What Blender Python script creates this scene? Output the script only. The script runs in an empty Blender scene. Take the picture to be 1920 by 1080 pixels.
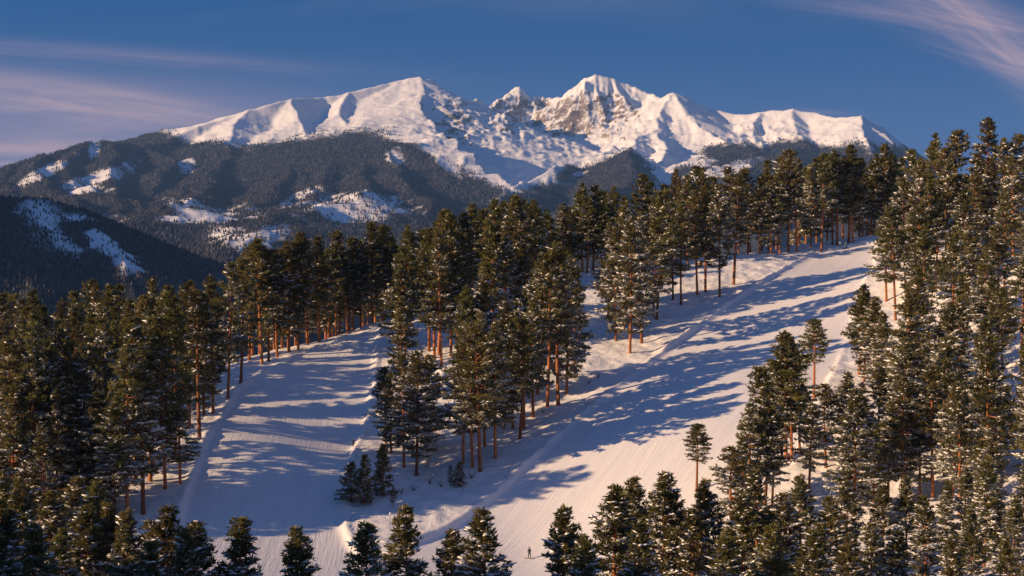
import bpy, math, random
import numpy as np

# ---------------------------------------------------------------- camera, sky, sun, exposure
SC = bpy.context.scene
F, CX, YH = 3000.0, 960.0, 430.0          # lens in photo pixels, centre column, eye-level row
cam_data = bpy.data.cameras.new('camera')
cam_data.sensor_width = 36.0
cam_data.lens = F / 1920.0 * 36.0
cam_data.clip_start = 1.0
cam_data.clip_end = 60000.0
cam = bpy.data.objects.new('camera', cam_data)
SC.collection.objects.link(cam)
cam.location = (0, 0, 0)
cam.rotation_euler = (math.radians(90) - math.atan((540 - YH) / F), 0, 0)
SC.camera = cam

SUN_EL = math.radians(16.8)
SUN_AZ = math.radians(253.0)               # clockwise from +Y (north): low on the left, a little behind the camera
sun_dir = (math.sin(SUN_AZ) * math.cos(SUN_EL), math.cos(SUN_AZ) * math.cos(SUN_EL), math.sin(SUN_EL))
sl = bpy.data.lights.new('sun', 'SUN')
sl.energy = 5.0
sl.angle = math.radians(0.5)
sl.color = (1.0, 0.66, 0.37)
so = bpy.data.objects.new('sun', sl)
SC.collection.objects.link(so)
from mathutils import Vector
so.rotation_euler = Vector(sun_dir).to_track_quat('Z', 'Y').to_euler()

W = bpy.data.worlds.new('World')
SC.world = W
W.use_nodes = True
def world():
    nt = W.node_tree; N = nt.nodes; L = nt.links
    N.clear()
    out = N.new('ShaderNodeOutputWorld'); bg = N.new('ShaderNodeBackground')
    bg.inputs['Strength'].default_value = 0.12
    tc = N.new('ShaderNodeTexCoord')
    # thin dry high-altitude air: the sky deepens quickly above the horizon
    sep = N.new('ShaderNodeSeparateXYZ'); L.new(tc.outputs['Generated'], sep.inputs[0])
    def m(op, a, b=None, c=None):
        n = N.new('ShaderNodeMath'); n.operation = op
        for i, v in enumerate((a, b, c)):
            if v is None: continue
            if isinstance(v, (int, float)): n.inputs[i].default_value = v
            else: L.new(v, n.inputs[i])
        return n.outputs[0]
    x, y, z = sep.outputs
    zz = m('MULTIPLY_ADD', z, 6.5, 0.30)
    comb = N.new('ShaderNodeCombineXYZ'); L.new(x, comb.inputs[0]); L.new(y, comb.inputs[1]); L.new(zz, comb.inputs[2])
    nrm = N.new('ShaderNodeVectorMath'); nrm.operation = 'NORMALIZE'; L.new(comb.outputs[0], nrm.inputs[0])
    sky = N.new('ShaderNodeTexSky'); sky.sky_type = 'NISHITA'; sky.sun_disc = False
    sky.sun_elevation = SUN_EL; sky.sun_rotation = SUN_AZ
    sky.altitude = 0; sky.air_density = 1.0; sky.dust_density = 3.0; sky.ozone_density = 4.0
    L.new(nrm.outputs[0], sky.inputs[0])
    hs = N.new('ShaderNodeHueSaturation'); hs.inputs['Saturation'].default_value = 1.6
    L.new(sky.outputs[0], hs.inputs['Color'])
    # cirrus streaks: (azimuth, elevation) of each streak, its tilt, length, width and strength
    az = m('DIVIDE', x, m('MAXIMUM', y, 0.05)); el = m('DIVIDE', z, m('MAXIMUM', y, 0.05))
    def streak(px, py, deg, ln, wd, st, seed, fib=1.0):
        a = math.radians(-deg); ca, sa = math.cos(a), math.sin(a)
        dx = m('ADD', az, -(px - CX) / F); dy = m('ADD', el, -(YH - py) / F)
        al = m('MULTIPLY', m('ADD', m('MULTIPLY', dx, ca), m('MULTIPLY', dy, sa)), F / ln)
        ac = m('MULTIPLY', m('SUBTRACT', m('MULTIPLY', dy, ca), m('MULTIPLY', dx, sa)), F / wd)
        cv = N.new('ShaderNodeCombineXYZ'); L.new(m('MULTIPLY', al, 0.9 * ln / 300), cv.inputs[0]); L.new(m('MULTIPLY', ac, 1.3 * fib), cv.inputs[1]); cv.inputs[2].default_value = seed
        nz = N.new('ShaderNodeTexNoise'); nz.inputs['Scale'].default_value = 1.0; nz.inputs['Detail'].default_value = 8; nz.inputs['Roughness'].default_value = 0.66; nz.inputs['Distortion'].default_value = 0.5
        L.new(cv.outputs[0], nz.inputs['Vector'])
        ac = m('ADD', ac, m('MULTIPLY_ADD', nz.outputs['Fac'], 1.6, -0.8))
        r2 = m('ADD', m('MULTIPLY', al, al), m('MULTIPLY', ac, ac))
        g = m('EXPONENT', m('MULTIPLY', r2, -1.0))
        fr = N.new('ShaderNodeMapRange'); fr.interpolation_type = 'SMOOTHSTEP'; fr.inputs['From Min'].default_value = 0.30; fr.inputs['From Max'].default_value = 0.72; fr.inputs['To Min'].default_value = 0.34; fr.inputs['To Max'].default_value = 1.25
        L.new(nz.outputs['Fac'], fr.inputs['Value'])
        return m('MULTIPLY', m('MULTIPLY', g, fr.outputs[0]), st)
    cov = None
    for args in STREAKS:
        g = streak(*args); cov = g if cov is None else m('ADD', cov, g)
    # thin cirrus carried on above the view, added to lift the ambient light
    zc = m('ADD', m('MAXIMUM', z, 0.0), 0.12)
    cp = N.new('ShaderNodeCombineXYZ'); L.new(m('DIVIDE', x, zc), cp.inputs[0]); L.new(m('MULTIPLY', m('DIVIDE', y, zc), 2.2), cp.inputs[1])
    ng = N.new('ShaderNodeTexNoise'); ng.inputs['Scale'].default_value = 0.55; ng.inputs['Detail'].default_value = 6; ng.inputs['Roughness'].default_value = 0.6; ng.inputs['Distortion'].default_value = 0.6
    L.new(cp.outputs[0], ng.inputs['Vector'])
    gr = N.new('ShaderNodeMapRange'); gr.interpolation_type = 'SMOOTHSTEP'; gr.inputs['From Min'].default_value = 0.46; gr.inputs['From Max'].default_value = 0.72; gr.inputs['To Max'].default_value = 0.6
    L.new(ng.outputs['Fac'], gr.inputs['Value'])
    er = N.new('ShaderNodeMapRange'); er.interpolation_type = 'SMOOTHSTEP'; er.inputs['From Min'].default_value = 0.10; er.inputs['From Max'].default_value = 0.24; L.new(z, er.inputs['Value'])
    cov = m('ADD', cov, m('MULTIPLY', gr.outputs[0], er.outputs[0]))
    cov = m('MINIMUM', cov, 0.85)
    mix = N.new('ShaderNodeMix'); mix.data_type = 'RGBA'
    # dusky band all round the horizon
    hz = m('MULTIPLY', m('EXPONENT', m('MULTIPLY', m('MAXIMUM', z, 0.0), -21.0)), 0.52)
    mh = N.new('ShaderNodeMix'); mh.data_type = 'RGBA'; L.new(hz, mh.inputs['Factor']); L.new(hs.outputs[0], mh.inputs['A']); mh.inputs['B'].default_value = (2.0, 1.5, 2.0, 1)
    L.new(cov, mix.inputs['Factor']); L.new(mh.outputs['Result'], mix.inputs['A'])
    mix.inputs['B'].default_value = (3.5, 2.45, 2.75, 1)
    L.new(mix.outputs['Result'], bg.inputs['Color'])
    L.new(bg.outputs[0], out.inputs[0])
STREAKS = [  # column, row, tilt down to the right (degrees), half length, half width, strength, seed
    (30, 165, 8, 380, 30, .42, 1.0, 1.4), (120, 190, 3, 560, 62, .26, 5.0, 1.6), (180, 100, 4, 480, 15, .22, 9.0, 1.2), (290, 190, 10, 170, 11, .30, 13.0, 1.0),
    (20, 288, 0, 330, 30, .85, 17.0, .8), (150, 215, 3, 520, 60, .22, 18.5, 1.0), (420, 240, 2, 460, 40, .16, 21.0, 1.2),
    (1850, 62, 38, 280, 46, .46, 25.0, 1.3), (1800, 30, 14, 330, 34, .30, 29.0, 2.0), (1900, 120, 18, 150, 24, .40, 33.0, 1.5), (1660, 30, 8, 170, 14, .22, 37.0, 1.5),
    (1530, 212, 3, 75, 7, .22, 41.0, .8), (2500, 60, 12, 600, 60, .4, 45.0, 1.6), (-900, 120, 5, 600, 70, .4, 49.0, 1.6), (-300, -400, 10, 800, 90, .4, 53.0, 1.6), (1500, -600, 20, 900, 110, .35, 57.0, 1.6),
]
world()

SC.view_settings.view_transform = 'Standard'
SC.view_settings.look = 'None'
SC.view_settings.exposure = 0.50
SC.view_settings.gamma = 1.0
SC.view_settings.use_curve_mapping = False
SC.cycles.max_bounces = 6
SC.cycles.diffuse_bounces = 3
SC.cycles.transparent_max_bounces = 8
SC.cycles.volume_bounces = 0

# ---------------------------------------------------------------- helpers
COL = SC.collection
def pt(px, py, d):
    """world point seen at photo pixel (px, py) at depth d metres"""
    return np.array([(px - CX) / F * d, d, (YH - py) / F * d])

def mesh_from(name, V, faces_flat, loop_tot, mats=(), midx=None, smooth=False):
    me = bpy.data.meshes.new(name)
    V = np.asarray(V, np.float32); n = len(V); ff = np.asarray(faces_flat, np.int32); lt = np.asarray(loop_tot, np.int32)
    me.vertices.add(n); me.vertices.foreach_set('co', V.ravel())
    me.loops.add(len(ff)); me.loops.foreach_set('vertex_index', ff)
    me.polygons.add(len(lt))
    ls = np.zeros(len(lt), np.int32); ls[1:] = np.cumsum(lt)[:-1]
    me.polygons.foreach_set('loop_start', ls)
    if midx is not None: me.polygons.foreach_set('material_index', np.asarray(midx, np.int32))
    if smooth: me.polygons.foreach_set('use_smooth', np.ones(len(lt), bool))
    for m_ in mats: me.materials.append(m_)
    me.update(calc_edges=True)
    return me

def link(name, me, parent=None, **props):
    o = bpy.data.objects.new(name, me); COL.objects.link(o)
    if parent is not None: o.parent = parent
    for k, v in props.items(): o[k] = v
    return o

class MB:
    """collects simple shapes into one mesh"""
    def __init__(s): s.V = []; s.F = []; s.n = 0
    def add(s, verts, faces):
        s.V += [tuple(v) for v in verts]; s.F += [tuple(i + s.n for i in f) for f in faces]; s.n = len(s.V)
    def tube(s, pts, rad, k=8):
        pts = [np.array(p, float) for p in pts]; rings = []
        for i, p in enumerate(pts):
            t = pts[min(i + 1, len(pts) - 1)] - pts[max(i - 1, 0)]; t /= np.linalg.norm(t)
            a = np.cross(t, (0.3, 1, 0.1)); a /= np.linalg.norm(a); b = np.cross(t, a)
            rings += [p + rad[i] * (math.cos(2 * math.pi * j / k) * a + math.sin(2 * math.pi * j / k) * b) for j in range(k)]
        fs = []
        for i in range(len(pts) - 1):
            for j in range(k):
                fs.append((i * k + j, i * k + (j + 1) % k, (i + 1) * k + (j + 1) % k, (i + 1) * k + j))
        fs.append(tuple(range(k))[::-1]); fs.append(tuple((len(pts) - 1) * k + j for j in range(k)))
        s.add(rings, fs)
    def mesh(s, name, mat, smooth=True):
        me = bpy.data.meshes.new(name); me.from_pydata(s.V, [], s.F); me.materials.append(mat)
        if smooth: me.polygons.foreach_set('use_smooth', np.ones(len(me.polygons), bool))
        me.update(); return me

# value-noise fBm on numpy arrays
_rng = np.random.RandomState(7)
_G = _rng.rand(256, 256).astype(np.float32)
def vnoise(x, y):
    xi = np.floor(x).astype(np.int64); yi = np.floor(y).astype(np.int64)
    fx = x - xi; fy = y - yi
    fx = fx * fx * fx * (fx * (fx * 6 - 15) + 10); fy = fy * fy * fy * (fy * (fy * 6 - 15) + 10)
    a = _G[xi & 255, yi & 255]; b = _G[(xi + 1) & 255, yi & 255]; c = _G[xi & 255, (yi + 1) & 255]; d = _G[(xi + 1) & 255, (yi + 1) & 255]
    return (a * (1 - fx) + b * fx) * (1 - fy) + (c * (1 - fx) + d * fx) * fy
def fbm(x, y, scale, octv=5, gain=0.5, seed=0, ridged=False):
    t = 0; amp = 1; tot = 0; f = 1 / scale
    for o in range(octv):
        n = vnoise(x * f + 17.3 * (o + seed), y * f + 9.1 * (o + 3 * seed))
        n = 1 - np.abs(2 * n - 1) * 1.0 if ridged else n
        if ridged: n = n * n
        t = t + amp * n; tot += amp; amp *= gain; f *= 2.03
    return t / tot
def sstep(a, b, x):
    t = np.clip((x - a) / (b - a), 0, 1); return t * t * (3 - 2 * t)

# ---------------------------------------------------------------- materials
def mat(name):
    m = bpy.data.materials.new(name); m.use_nodes = True
    nt = m.node_tree; b = nt.nodes['Principled BSDF']
    return m, nt.nodes, nt.links, b
def nd(N, t, **inp):
    n = N.new(t)
    for k, v in inp.items(): n.inputs[k].default_value = v
    return n
def ramp_node(N, stops):
    r = N.new('ShaderNodeValToRGB'); e = r.color_ramp.elements
    while len(e) < len(stops): e.new(0.5)
    for i, (p, c) in enumerate(stops): e[i].position = p; e[i].color = (*c, 1)
    return r

def mat_piste_snow():
    m, N, L, b = mat('slope_snow')
    b.inputs['Roughness'].default_value = 0.6; b.inputs['Specular IOR Level'].default_value = 0.25
    at = N.new('ShaderNodeAttribute'); at.attribute_name = 'groomed'
    uv = N.new('ShaderNodeUVMap'); uv.uv_map = 'along'
    tc = N.new('ShaderNodeTexCoord')
    # groomer corduroy and ski tracks run along the piste
    mp = N.new('ShaderNodeMapping'); mp.inputs['Scale'].default_value = (1.0, 0.03, 1)
    L.new(uv.outputs[0], mp.inputs[0])
    n1 = nd(N, 'ShaderNodeTexNoise', Scale=3.6, Detail=5.0, Roughness=0.7, Distortion=0.3); L.new(mp.outputs[0], n1.inputs['Vector'])
    mp2 = N.new('ShaderNodeMapping'); mp2.inputs['Scale'].default_value = (1.0, 0.05, 1); mp2.inputs['Rotation'].default_value = (0, 0, 0.13)
    L.new(uv.outputs[0], mp2.inputs[0])
    n2 = nd(N, 'ShaderNodeTexNoise', Scale=0.7, Detail=6.0, Roughness=0.7, Distortion=0.8); L.new(mp2.outputs[0], n2.inputs['Vector'])
    # rough ungroomed snow
    n3 = nd(N, 'ShaderNodeTexNoise', Scale=0.9, Detail=7.0, Roughness=0.7); L.new(tc.outputs['Object'], n3.inputs['Vector'])
    vo = nd(N, 'ShaderNodeTexVoronoi', Scale=0.75); vo.feature = 'SMOOTH_F1'; L.new(tc.outputs['Object'], vo.inputs['Vector'])
    add = N.new('ShaderNodeMath'); add.operation = 'ADD'; L.new(n1.outputs['Fac'], add.inputs[0]); L.new(n2.outputs['Fac'], add.inputs[1])
    add2 = N.new('ShaderNodeMath'); add2.operation = 'MULTIPLY_ADD'; add2.inputs[1].default_value = 3.4; L.new(n3.outputs['Fac'], add2.inputs[0]); L.new(vo.outputs['Distance'], add2.inputs[2])
    mx = N.new('ShaderNodeMix'); mx.data_type = 'FLOAT'; L.new(at.outputs['Fac'], mx.inputs['Factor']); L.new(add2.outputs[0], mx.inputs['A']); L.new(add.outputs[0], mx.inputs['B'])
    def mth(op, a, c):
        q = N.new('ShaderNodeMath'); q.operation = op
        for i, v in enumerate((a, c)):
            if isinstance(v, (int, float)): q.inputs[i].default_value = v
            else: L.new(v, q.inputs[i])
        return q.outputs[0]
    tr = None
    for sc, rot, vs in ((0.16, 0.03, 0.05), (0.30, -0.05, 0.05), (0.10, 0.10, 0.09), (0.22, -0.14, 0.08)):
        mq = N.new('ShaderNodeMapping'); mq.inputs['Scale'].default_value = (1.0, vs, 1); mq.inputs['Rotation'].default_value = (0, 0, rot); L.new(uv.outputs[0], mq.inputs[0])
        nq = nd(N, 'ShaderNodeTexNoise', Scale=sc, Detail=1.0, Distortion=0.0); L.new(mq.outputs[0], nq.inputs['Vector'])
        ln = mth('ABSOLUTE', mth('SUBTRACT', mth('FRACT', mth('MULTIPLY', nq.outputs['Fac'], 7.0), 0), 0.5), 0)
        gq = N.new('ShaderNodeMapRange'); gq.inputs['From Min'].default_value = 0.0; gq.inputs['From Max'].default_value = 0.13 * sc; gq.inputs['To Min'].default_value = -1.0; gq.inputs['To Max'].default_value = 0.0; L.new(ln, gq.inputs['Value'])
        tr = gq.outputs[0] if tr is None else mth('ADD', tr, gq.outputs[0])
    hgt = mth('ADD', mx.outputs['Result'], mth('MULTIPLY', tr, 0.16))
    bp = nd(N, 'ShaderNodeBump', Strength=0.5, Distance=0.17); L.new(hgt, bp.inputs['Height'])
    L.new(bp.outputs[0], b.inputs['Normal'])
    cr = ramp_node(N, [(0.3, (0.74, 0.75, 0.79)), (0.62, (0.83, 0.83, 0.84))]); L.new(n2.outputs['Fac'], cr.inputs[0])
    # needles and twigs dropped in the ungroomed forest snow
    n4 = nd(N, 'ShaderNodeTexNoise', Scale=2.3, Detail=4.0, Roughness=0.75); L.new(tc.outputs['Object'], n4.inputs['Vector'])
    lr = N.new('ShaderNodeMapRange'); lr.inputs['From Min'].default_value = 0.66; lr.inputs['From Max'].default_value = 0.76; L.new(n4.outputs['Fac'], lr.inputs['Value'])
    sub = N.new('ShaderNodeMath'); sub.operation = 'SUBTRACT'; sub.inputs[0].default_value = 1.0; L.new(at.outputs['Fac'], sub.inputs[1])
    mul = N.new('ShaderNodeMath'); mul.operation = 'MULTIPLY'; L.new(lr.outputs[0], mul.inputs[0]); L.new(sub.outputs[0], mul.inputs[1])
    mc = N.new('ShaderNodeMix'); mc.data_type = 'RGBA'; L.new(mul.outputs[0], mc.inputs['Factor']); L.new(cr.outputs[0], mc.inputs['A']); mc.inputs['B'].default_value = (0.28, 0.22, 0.17, 1)
    L.new(mc.outputs['Result'], b.inputs['Base Color'])
    return m

def mat_snow():
    m, N, L, b = mat('branch_snow')
    b.inputs['Base Color'].default_value = (0.80, 0.81, 0.83, 1); b.inputs['Roughness'].default_value = 0.65
    b.inputs['Specular IOR Level'].default_value = 0.2
    return m

def mat_needles():
    m, N, L, b = mat('pine_needles')
    oi = N.new('ShaderNodeObjectInfo'); tc = N.new('ShaderNodeTexCoord')
    n = nd(N, 'ShaderNodeTexNoise', Scale=0.55, Detail=3.0); L.new(tc.outputs['Object'], n.inputs['Vector'])
    cr = ramp_node(N, [(0.3, (0.078, 0.080, 0.026)), (0.5, (0.140, 0.126, 0.040)), (0.72, (0.19, 0.158, 0.050))])
    L.new(n.outputs['Fac'], cr.inputs[0])
    hs = N.new('ShaderNodeHueSaturation'); L.new(cr.outputs[0], hs.inputs['Color'])
    mr = N.new('ShaderNodeMapRange'); mr.inputs['To Min'].default_value = 0.70; mr.inputs['To Max'].default_value = 1.25; L.new(oi.outputs['Random'], mr.inputs['Value'])
    L.new(mr.outputs[0], hs.inputs['Value'])
    mr2 = N.new('ShaderNodeMapRange'); mr2.inputs['To Min'].default_value = 0.485; mr2.inputs['To Max'].default_value = 0.525
    fr = N.new('ShaderNodeMath'); fr.operation = 'FRACT'; ml = N.new('ShaderNodeMath'); ml.operation = 'MULTIPLY'; ml.inputs[1].default_value = 7.31
    L.new(oi.outputs['Random'], ml.inputs[0]); L.new(ml.outputs[0], fr.inputs[0]); L.new(fr.outputs[0], mr2.inputs['Value']); L.new(mr2.outputs[0], hs.inputs['Hue'])
    L.new(hs.outputs[0], b.inputs['Base Color']); b.inputs['Roughness'].default_value = 0.6; b.inputs['Specular IOR Level'].default_value = 0.25
    tr = N.new('ShaderNodeBsdfTranslucent'); L.new(hs.outputs[0], tr.inputs[0])
    ms = N.new('ShaderNodeMixShader'); ms.inputs[0].default_value = 0.38
    L.new(b.outputs[0], ms.inputs[1]); L.new(tr.outputs[0], ms.inputs[2]); L.new(ms.outputs[0], N['Material Output'].inputs[0])
    return m

def mat_frost():
    m, N, L, b = mat('frosted_needles')
    tc = N.new('ShaderNodeTexCoord'); n = nd(N, 'ShaderNodeTexNoise', Scale=3.0, Detail=3.0); L.new(tc.outputs['Object'], n.inputs['Vector'])
    cr = ramp_node(N, [(0.35, (0.13, 0.13, 0.105)), (0.65, (0.32, 0.32, 0.30))]); L.new(n.outputs['Fac'], cr.inputs[0])
    L.new(cr.outputs[0], b.inputs['Base Color']); b.inputs['Roughness'].default_value = 0.7; b.inputs['Specular IOR Level'].default_value = 0.12
    return m

def mat_bark():
    m, N, L, b = mat('pine_bark')
    tc = N.new('ShaderNodeTexCoord')
    mp = N.new('ShaderNodeMapping'); mp.inputs['Scale'].default_value = (5, 5, 0.9); L.new(tc.outputs['Object'], mp.inputs[0])
    n = nd(N, 'ShaderNodeTexNoise', Scale=1.6, Detail=5.0, Roughness=0.65); L.new(mp.outputs[0], n.inputs['Vector'])
    cr = ramp_node(N, [(0.32, (0.10, 0.038, 0.017)), (0.5, (0.34, 0.12, 0.04)), (0.7, (0.50, 0.20, 0.07))]); L.new(n.outputs['Fac'], cr.inputs[0])
    oi = N.new('ShaderNodeObjectInfo')
    hs = N.new('ShaderNodeHueSaturation'); mr = N.new('ShaderNodeMapRange'); mr.inputs['To Min'].default_value = 0.45; mr.inputs['To Max'].default_value = 1.3
    L.new(oi.outputs['Random'], mr.inputs['Value']); L.new(mr.outputs[0], hs.inputs['Value']); L.new(cr.outputs[0], hs.inputs['Color'])
    L.new(hs.outputs[0], b.inputs['Base Color']); b.inputs['Roughness'].default_value = 0.85
    bp = nd(N, 'ShaderNodeBump', Strength=0.6, Distance=0.05); L.new(n.outputs['Fac'], bp.inputs['Height']); L.new(bp.outputs[0], b.inputs['Normal'])
    return m

def mat_flat(name, col, rough=0.7, var=0.15, scale=8.0):
    m, N, L, b = mat(name)
    tc = N.new('ShaderNodeTexCoord'); n = nd(N, 'ShaderNodeTexNoise', Scale=scale, Detail=4.0); L.new(tc.outputs['Object'], n.inputs['Vector'])
    cr = ramp_node(N, [(0.3, tuple(c * (1 - var) for c in col)), (0.7, tuple(min(1, c * (1 + var)) for c in col))]); L.new(n.outputs['Fac'], cr.inputs[0])
    L.new(cr.outputs[0], b.inputs['Base Color']); b.inputs['Roughness'].default_value = rough
    return m

def mat_mountain():
    m, N, L, b = mat('mountain_cover')
    b.inputs['Roughness'].default_value = 0.75; b.inputs['Specular IOR Level'].default_value = 0.12
    tc = N.new('ShaderNodeTexCoord'); geo = N.new('ShaderNodeNewGeometry')
    fo = N.new('ShaderNodeAttribute'); fo.attribute_name = 'forest'
    rk = N.new('ShaderNodeAttribute'); rk.attribute_name = 'rock'
    n = nd(N, 'ShaderNodeTexNoise', Scale=0.012, Detail=8.0, Roughness=0.68); L.new(tc.outputs['Object'], n.inputs['Vector'])
    mp = N.new('ShaderNodeMapping'); mp.inputs['Scale'].default_value = (1, 1, 0.22); L.new(tc.outputs['Object'], mp.inputs[0])
    nr = nd(N, 'ShaderNodeTexNoise', Scale=0.045, Detail=8.0, Roughness=0.74, Distortion=0.5); L.new(mp.outputs[0], nr.inputs['Vector'])
    rc = ramp_node(N, [(0.3, (0.07, 0.06, 0.06)), (0.5, (0.17, 0.135, 0.115)), (0.72, (0.30, 0.24, 0.20))]); L.new(nr.outputs['Fac'], rc.inputs[0])
    # rock shows where the attribute plus noise is high
    def mth(op, a, c):
        q = N.new('ShaderNodeMath'); q.operation = op
        for i, v in enumerate((a, c)):
            if isinstance(v, (int, float)): q.inputs[i].default_value = v
            else: L.new(v, q.inputs[i])
        return q.outputs[0]
    def mrange(v, lo, hi):
        r = N.new('ShaderNodeMapRange'); r.inputs['From Min'].default_value = lo; r.inputs['From Max'].default_value = hi; L.new(v, r.inputs['Value']); return r.outputs[0]
    nmix = mth('ADD', mth('MULTIPLY', n.outputs['Fac'], 0.55), mth('MULTIPLY', nr.outputs['Fac'], 0.55))
    rf = mrange(mth('ADD', nmix, rk.outputs['Fac']), 0.96, 1.08)
    # small stones and stunted brush poking through the wind-packed snow
    ns = nd(N, 'ShaderNodeTexNoise', Scale=0.055, Detail=5.0, Roughness=0.8); L.new(tc.outputs['Object'], ns.inputs['Vector'])
    sp = mrange(mth('ADD', ns.outputs['Fac'], mth('MULTIPLY', n.outputs['Fac'], 0.35)), 0.865, 0.93)
    rf = mth('MINIMUM', mth('ADD', rf, mth('MULTIPLY', sp, 0.7)), 1.0)
    mx = N.new('ShaderNodeMix'); mx.data_type = 'RGBA'; L.new(rf, mx.inputs['Factor']); mx.inputs['A'].default_value = (0.86, 0.86, 0.87, 1); L.new(rc.outputs[0], mx.inputs['B'])
    # forest floor between the tree tops: needles, brush and snow
    nf = nd(N, 'ShaderNodeTexNoise', Scale=0.035, Detail=6.0, Roughness=0.75); L.new(tc.outputs['Object'], nf.inputs['Vector'])
    fc = ramp_node(N, [(0.35, (0.022, 0.026, 0.030)), (0.58, (0.055, 0.056, 0.058)), (0.75, (0.20, 0.19, 0.20))]); L.new(nf.outputs['Fac'], fc.inputs[0])
    ff = mrange(mth('ADD', mth('MULTIPLY', nf.outputs['Fac'], 0.7), fo.outputs['Fac']), 0.50, 1.0)
    mx2 = N.new('ShaderNodeMix'); mx2.data_type = 'RGBA'; L.new(ff, mx2.inputs['Factor']); L.new(mx.outputs['Result'], mx2.inputs['A']); L.new(fc.outputs[0], mx2.inputs['B'])
    L.new(mx2.outputs['Result'], b.inputs['Base Color'])
    hsum = mth('ADD', mth('MULTIPLY', n.outputs['Fac'], 0.7), mth('MULTIPLY', nr.outputs['Fac'], mth('ADD', mth('MULTIPLY', rk.outputs['Fac'], 1.0), 0.25)))
    bp = nd(N, 'ShaderNodeBump', Strength=0.6, Distance=12.0); L.new(hsum, bp.inputs['Height']); L.new(bp.outputs[0], b.inputs['Normal'])
    return m

M_PISTE = mat_piste_snow(); M_SNOW = mat_snow(); M_NEEDLE = mat_needles(); M_FROST = mat_frost(); M_BARK = mat_bark(); M_MTN = mat_mountain()

# ---------------------------------------------------------------- near terrain: the ski hill
def P(px, py, d): return tuple(pt(px, py, d))
def Q(px, d, z): return ((px - CX) / F * d, d, z)
CTRL = [
  # the hillside below the viewpoint
  Q(-400, 40, -14), Q(960, 40, -15), Q(2400, 40, -14), Q(-300, 100, -30), Q(960, 100, -33), Q(2200, 100, -28),
  Q(-200, 150, -42), Q(500, 150, -43), Q(960, 150, -43.5), Q(1500, 150, -40), Q(2100, 150, -34),
  Q(-200, 200, -46), Q(300, 200, -47), Q(960, 200, -48), Q(1400, 200, -44.5), Q(1900, 200, -37), Q(2300, 200, -30),
  # left piste
  P(480, 1000, 240), P(640, 965, 250), P(655, 835, 288), P(400, 795, 282), P(340, 940, 248), P(470, 690, 322), P(560, 655, 340),
  P(640, 628, 358), P(715, 606, 376), P(690, 700, 328), P(550, 850, 270), P(600, 740, 310),
  # island between the pistes
  P(760, 890, 268), P(825, 683, 325), P(900, 690, 318), P(900, 620, 350), P(1000, 620, 345), P(1110, 530, 378), P(900, 880, 266), P(760, 640, 345),
  P(760, 960, 250), P(1100, 505, 395),
  # right piste
  P(850, 990, 246), P(992, 1045, 240), P(1045, 755, 295), P(970, 830, 274), P(1180, 660, 325), P(1350, 556, 363), P(1540, 466, 412), P(1630, 443, 418), P(1440, 476, 405),
  P(1400, 700, 292), P(1300, 800, 268), P(1200, 900, 254), P(1560, 580, 335), P(1640, 500, 385),
  # right slope
  P(1680, 600, 325), P(1487, 861, 250), P(1550, 878, 244), P(1760, 740, 268), P(1750, 930, 225), P(1900, 900, 222), P(1600, 1000, 222),
  P(1850, 600, 300), P(1850, 445, 345), P(1920, 480, 330), P(2200, 420, 300), P(1740, 480, 380),
  # left forest floor
  P(240, 975, 238), P(50, 960, 240), P(-150, 950, 240), P(200, 830, 290), P(0, 800, 310), P(-200, 760, 330), P(150, 745, 340), P(330, 720, 322), P(0, 735, 350),
  # beyond the crest the hill falls away
  Q(0, 420, -55), Q(400, 400, -45), Q(700, 430, -33), Q(1000, 450, -22), Q(1300, 440, -11), Q(1600, 460, -7), Q(1900, 430, -4), Q(2300, 420, 2),
  Q(0, 560, -110), Q(600, 560, -85), Q(1200, 560, -62), Q(1800, 560, -45), Q(2300, 560, -40),
  Q(-200, 760, -220), Q(960, 760, -205), Q(2100, 760, -190), Q(-600, 400, -40), Q(-600, 250, -36),
]
def tps_fit(C, lam=12.0):
    C = np.array(C); X = C[:, :2] / 100.0; n = len(C)
    r2 = ((X[:, None] - X[None]) ** 2).sum(-1); K = np.where(r2 > 0, 0.5 * r2 * np.log(np.maximum(r2, 1e-12)), 0)
    A = np.zeros((n + 3, n + 3)); A[:n, :n] = K + lam * 1e-3 * np.eye(n)
    Pm = np.c_[np.ones(n), X]; A[:n, n:] = Pm; A[n:, :n] = Pm.T
    s = np.linalg.solve(A, np.r_[C[:, 2], 0, 0, 0]); return X, s
_TX, _TS = tps_fit(CTRL)
def tps(x, y):
    x = np.asarray(x, float) / 100; y = np.asarray(y, float) / 100
    z = _TS[-3] + _TS[-2] * x + _TS[-1] * y
    for (cx, cy), w in zip(_TX, _TS[:-3]):
        r2 = (x - cx) ** 2 + (y - cy) ** 2
        z = z + w * 0.5 * r2 * np.log(np.maximum(r2, 1e-12))
    return z
def base_hit(px, py, dmin=60.0, dmax=600.0):
    d = np.linspace(dmin, dmax, 1600)
    x = (px - CX) / F * d; zr = (YH - py) / F * d
    below = np.nonzero(zr <= tps(x, d))[0]
    if len(below) == 0:      # looks just over a crest: take the closest approach
        gap = np.where(d > 250, zr - tps(x, d), 1e9); j = int(np.argmin(gap))
        return d[j] if gap[j] < 6 else None
    return d[below[0]]
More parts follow.
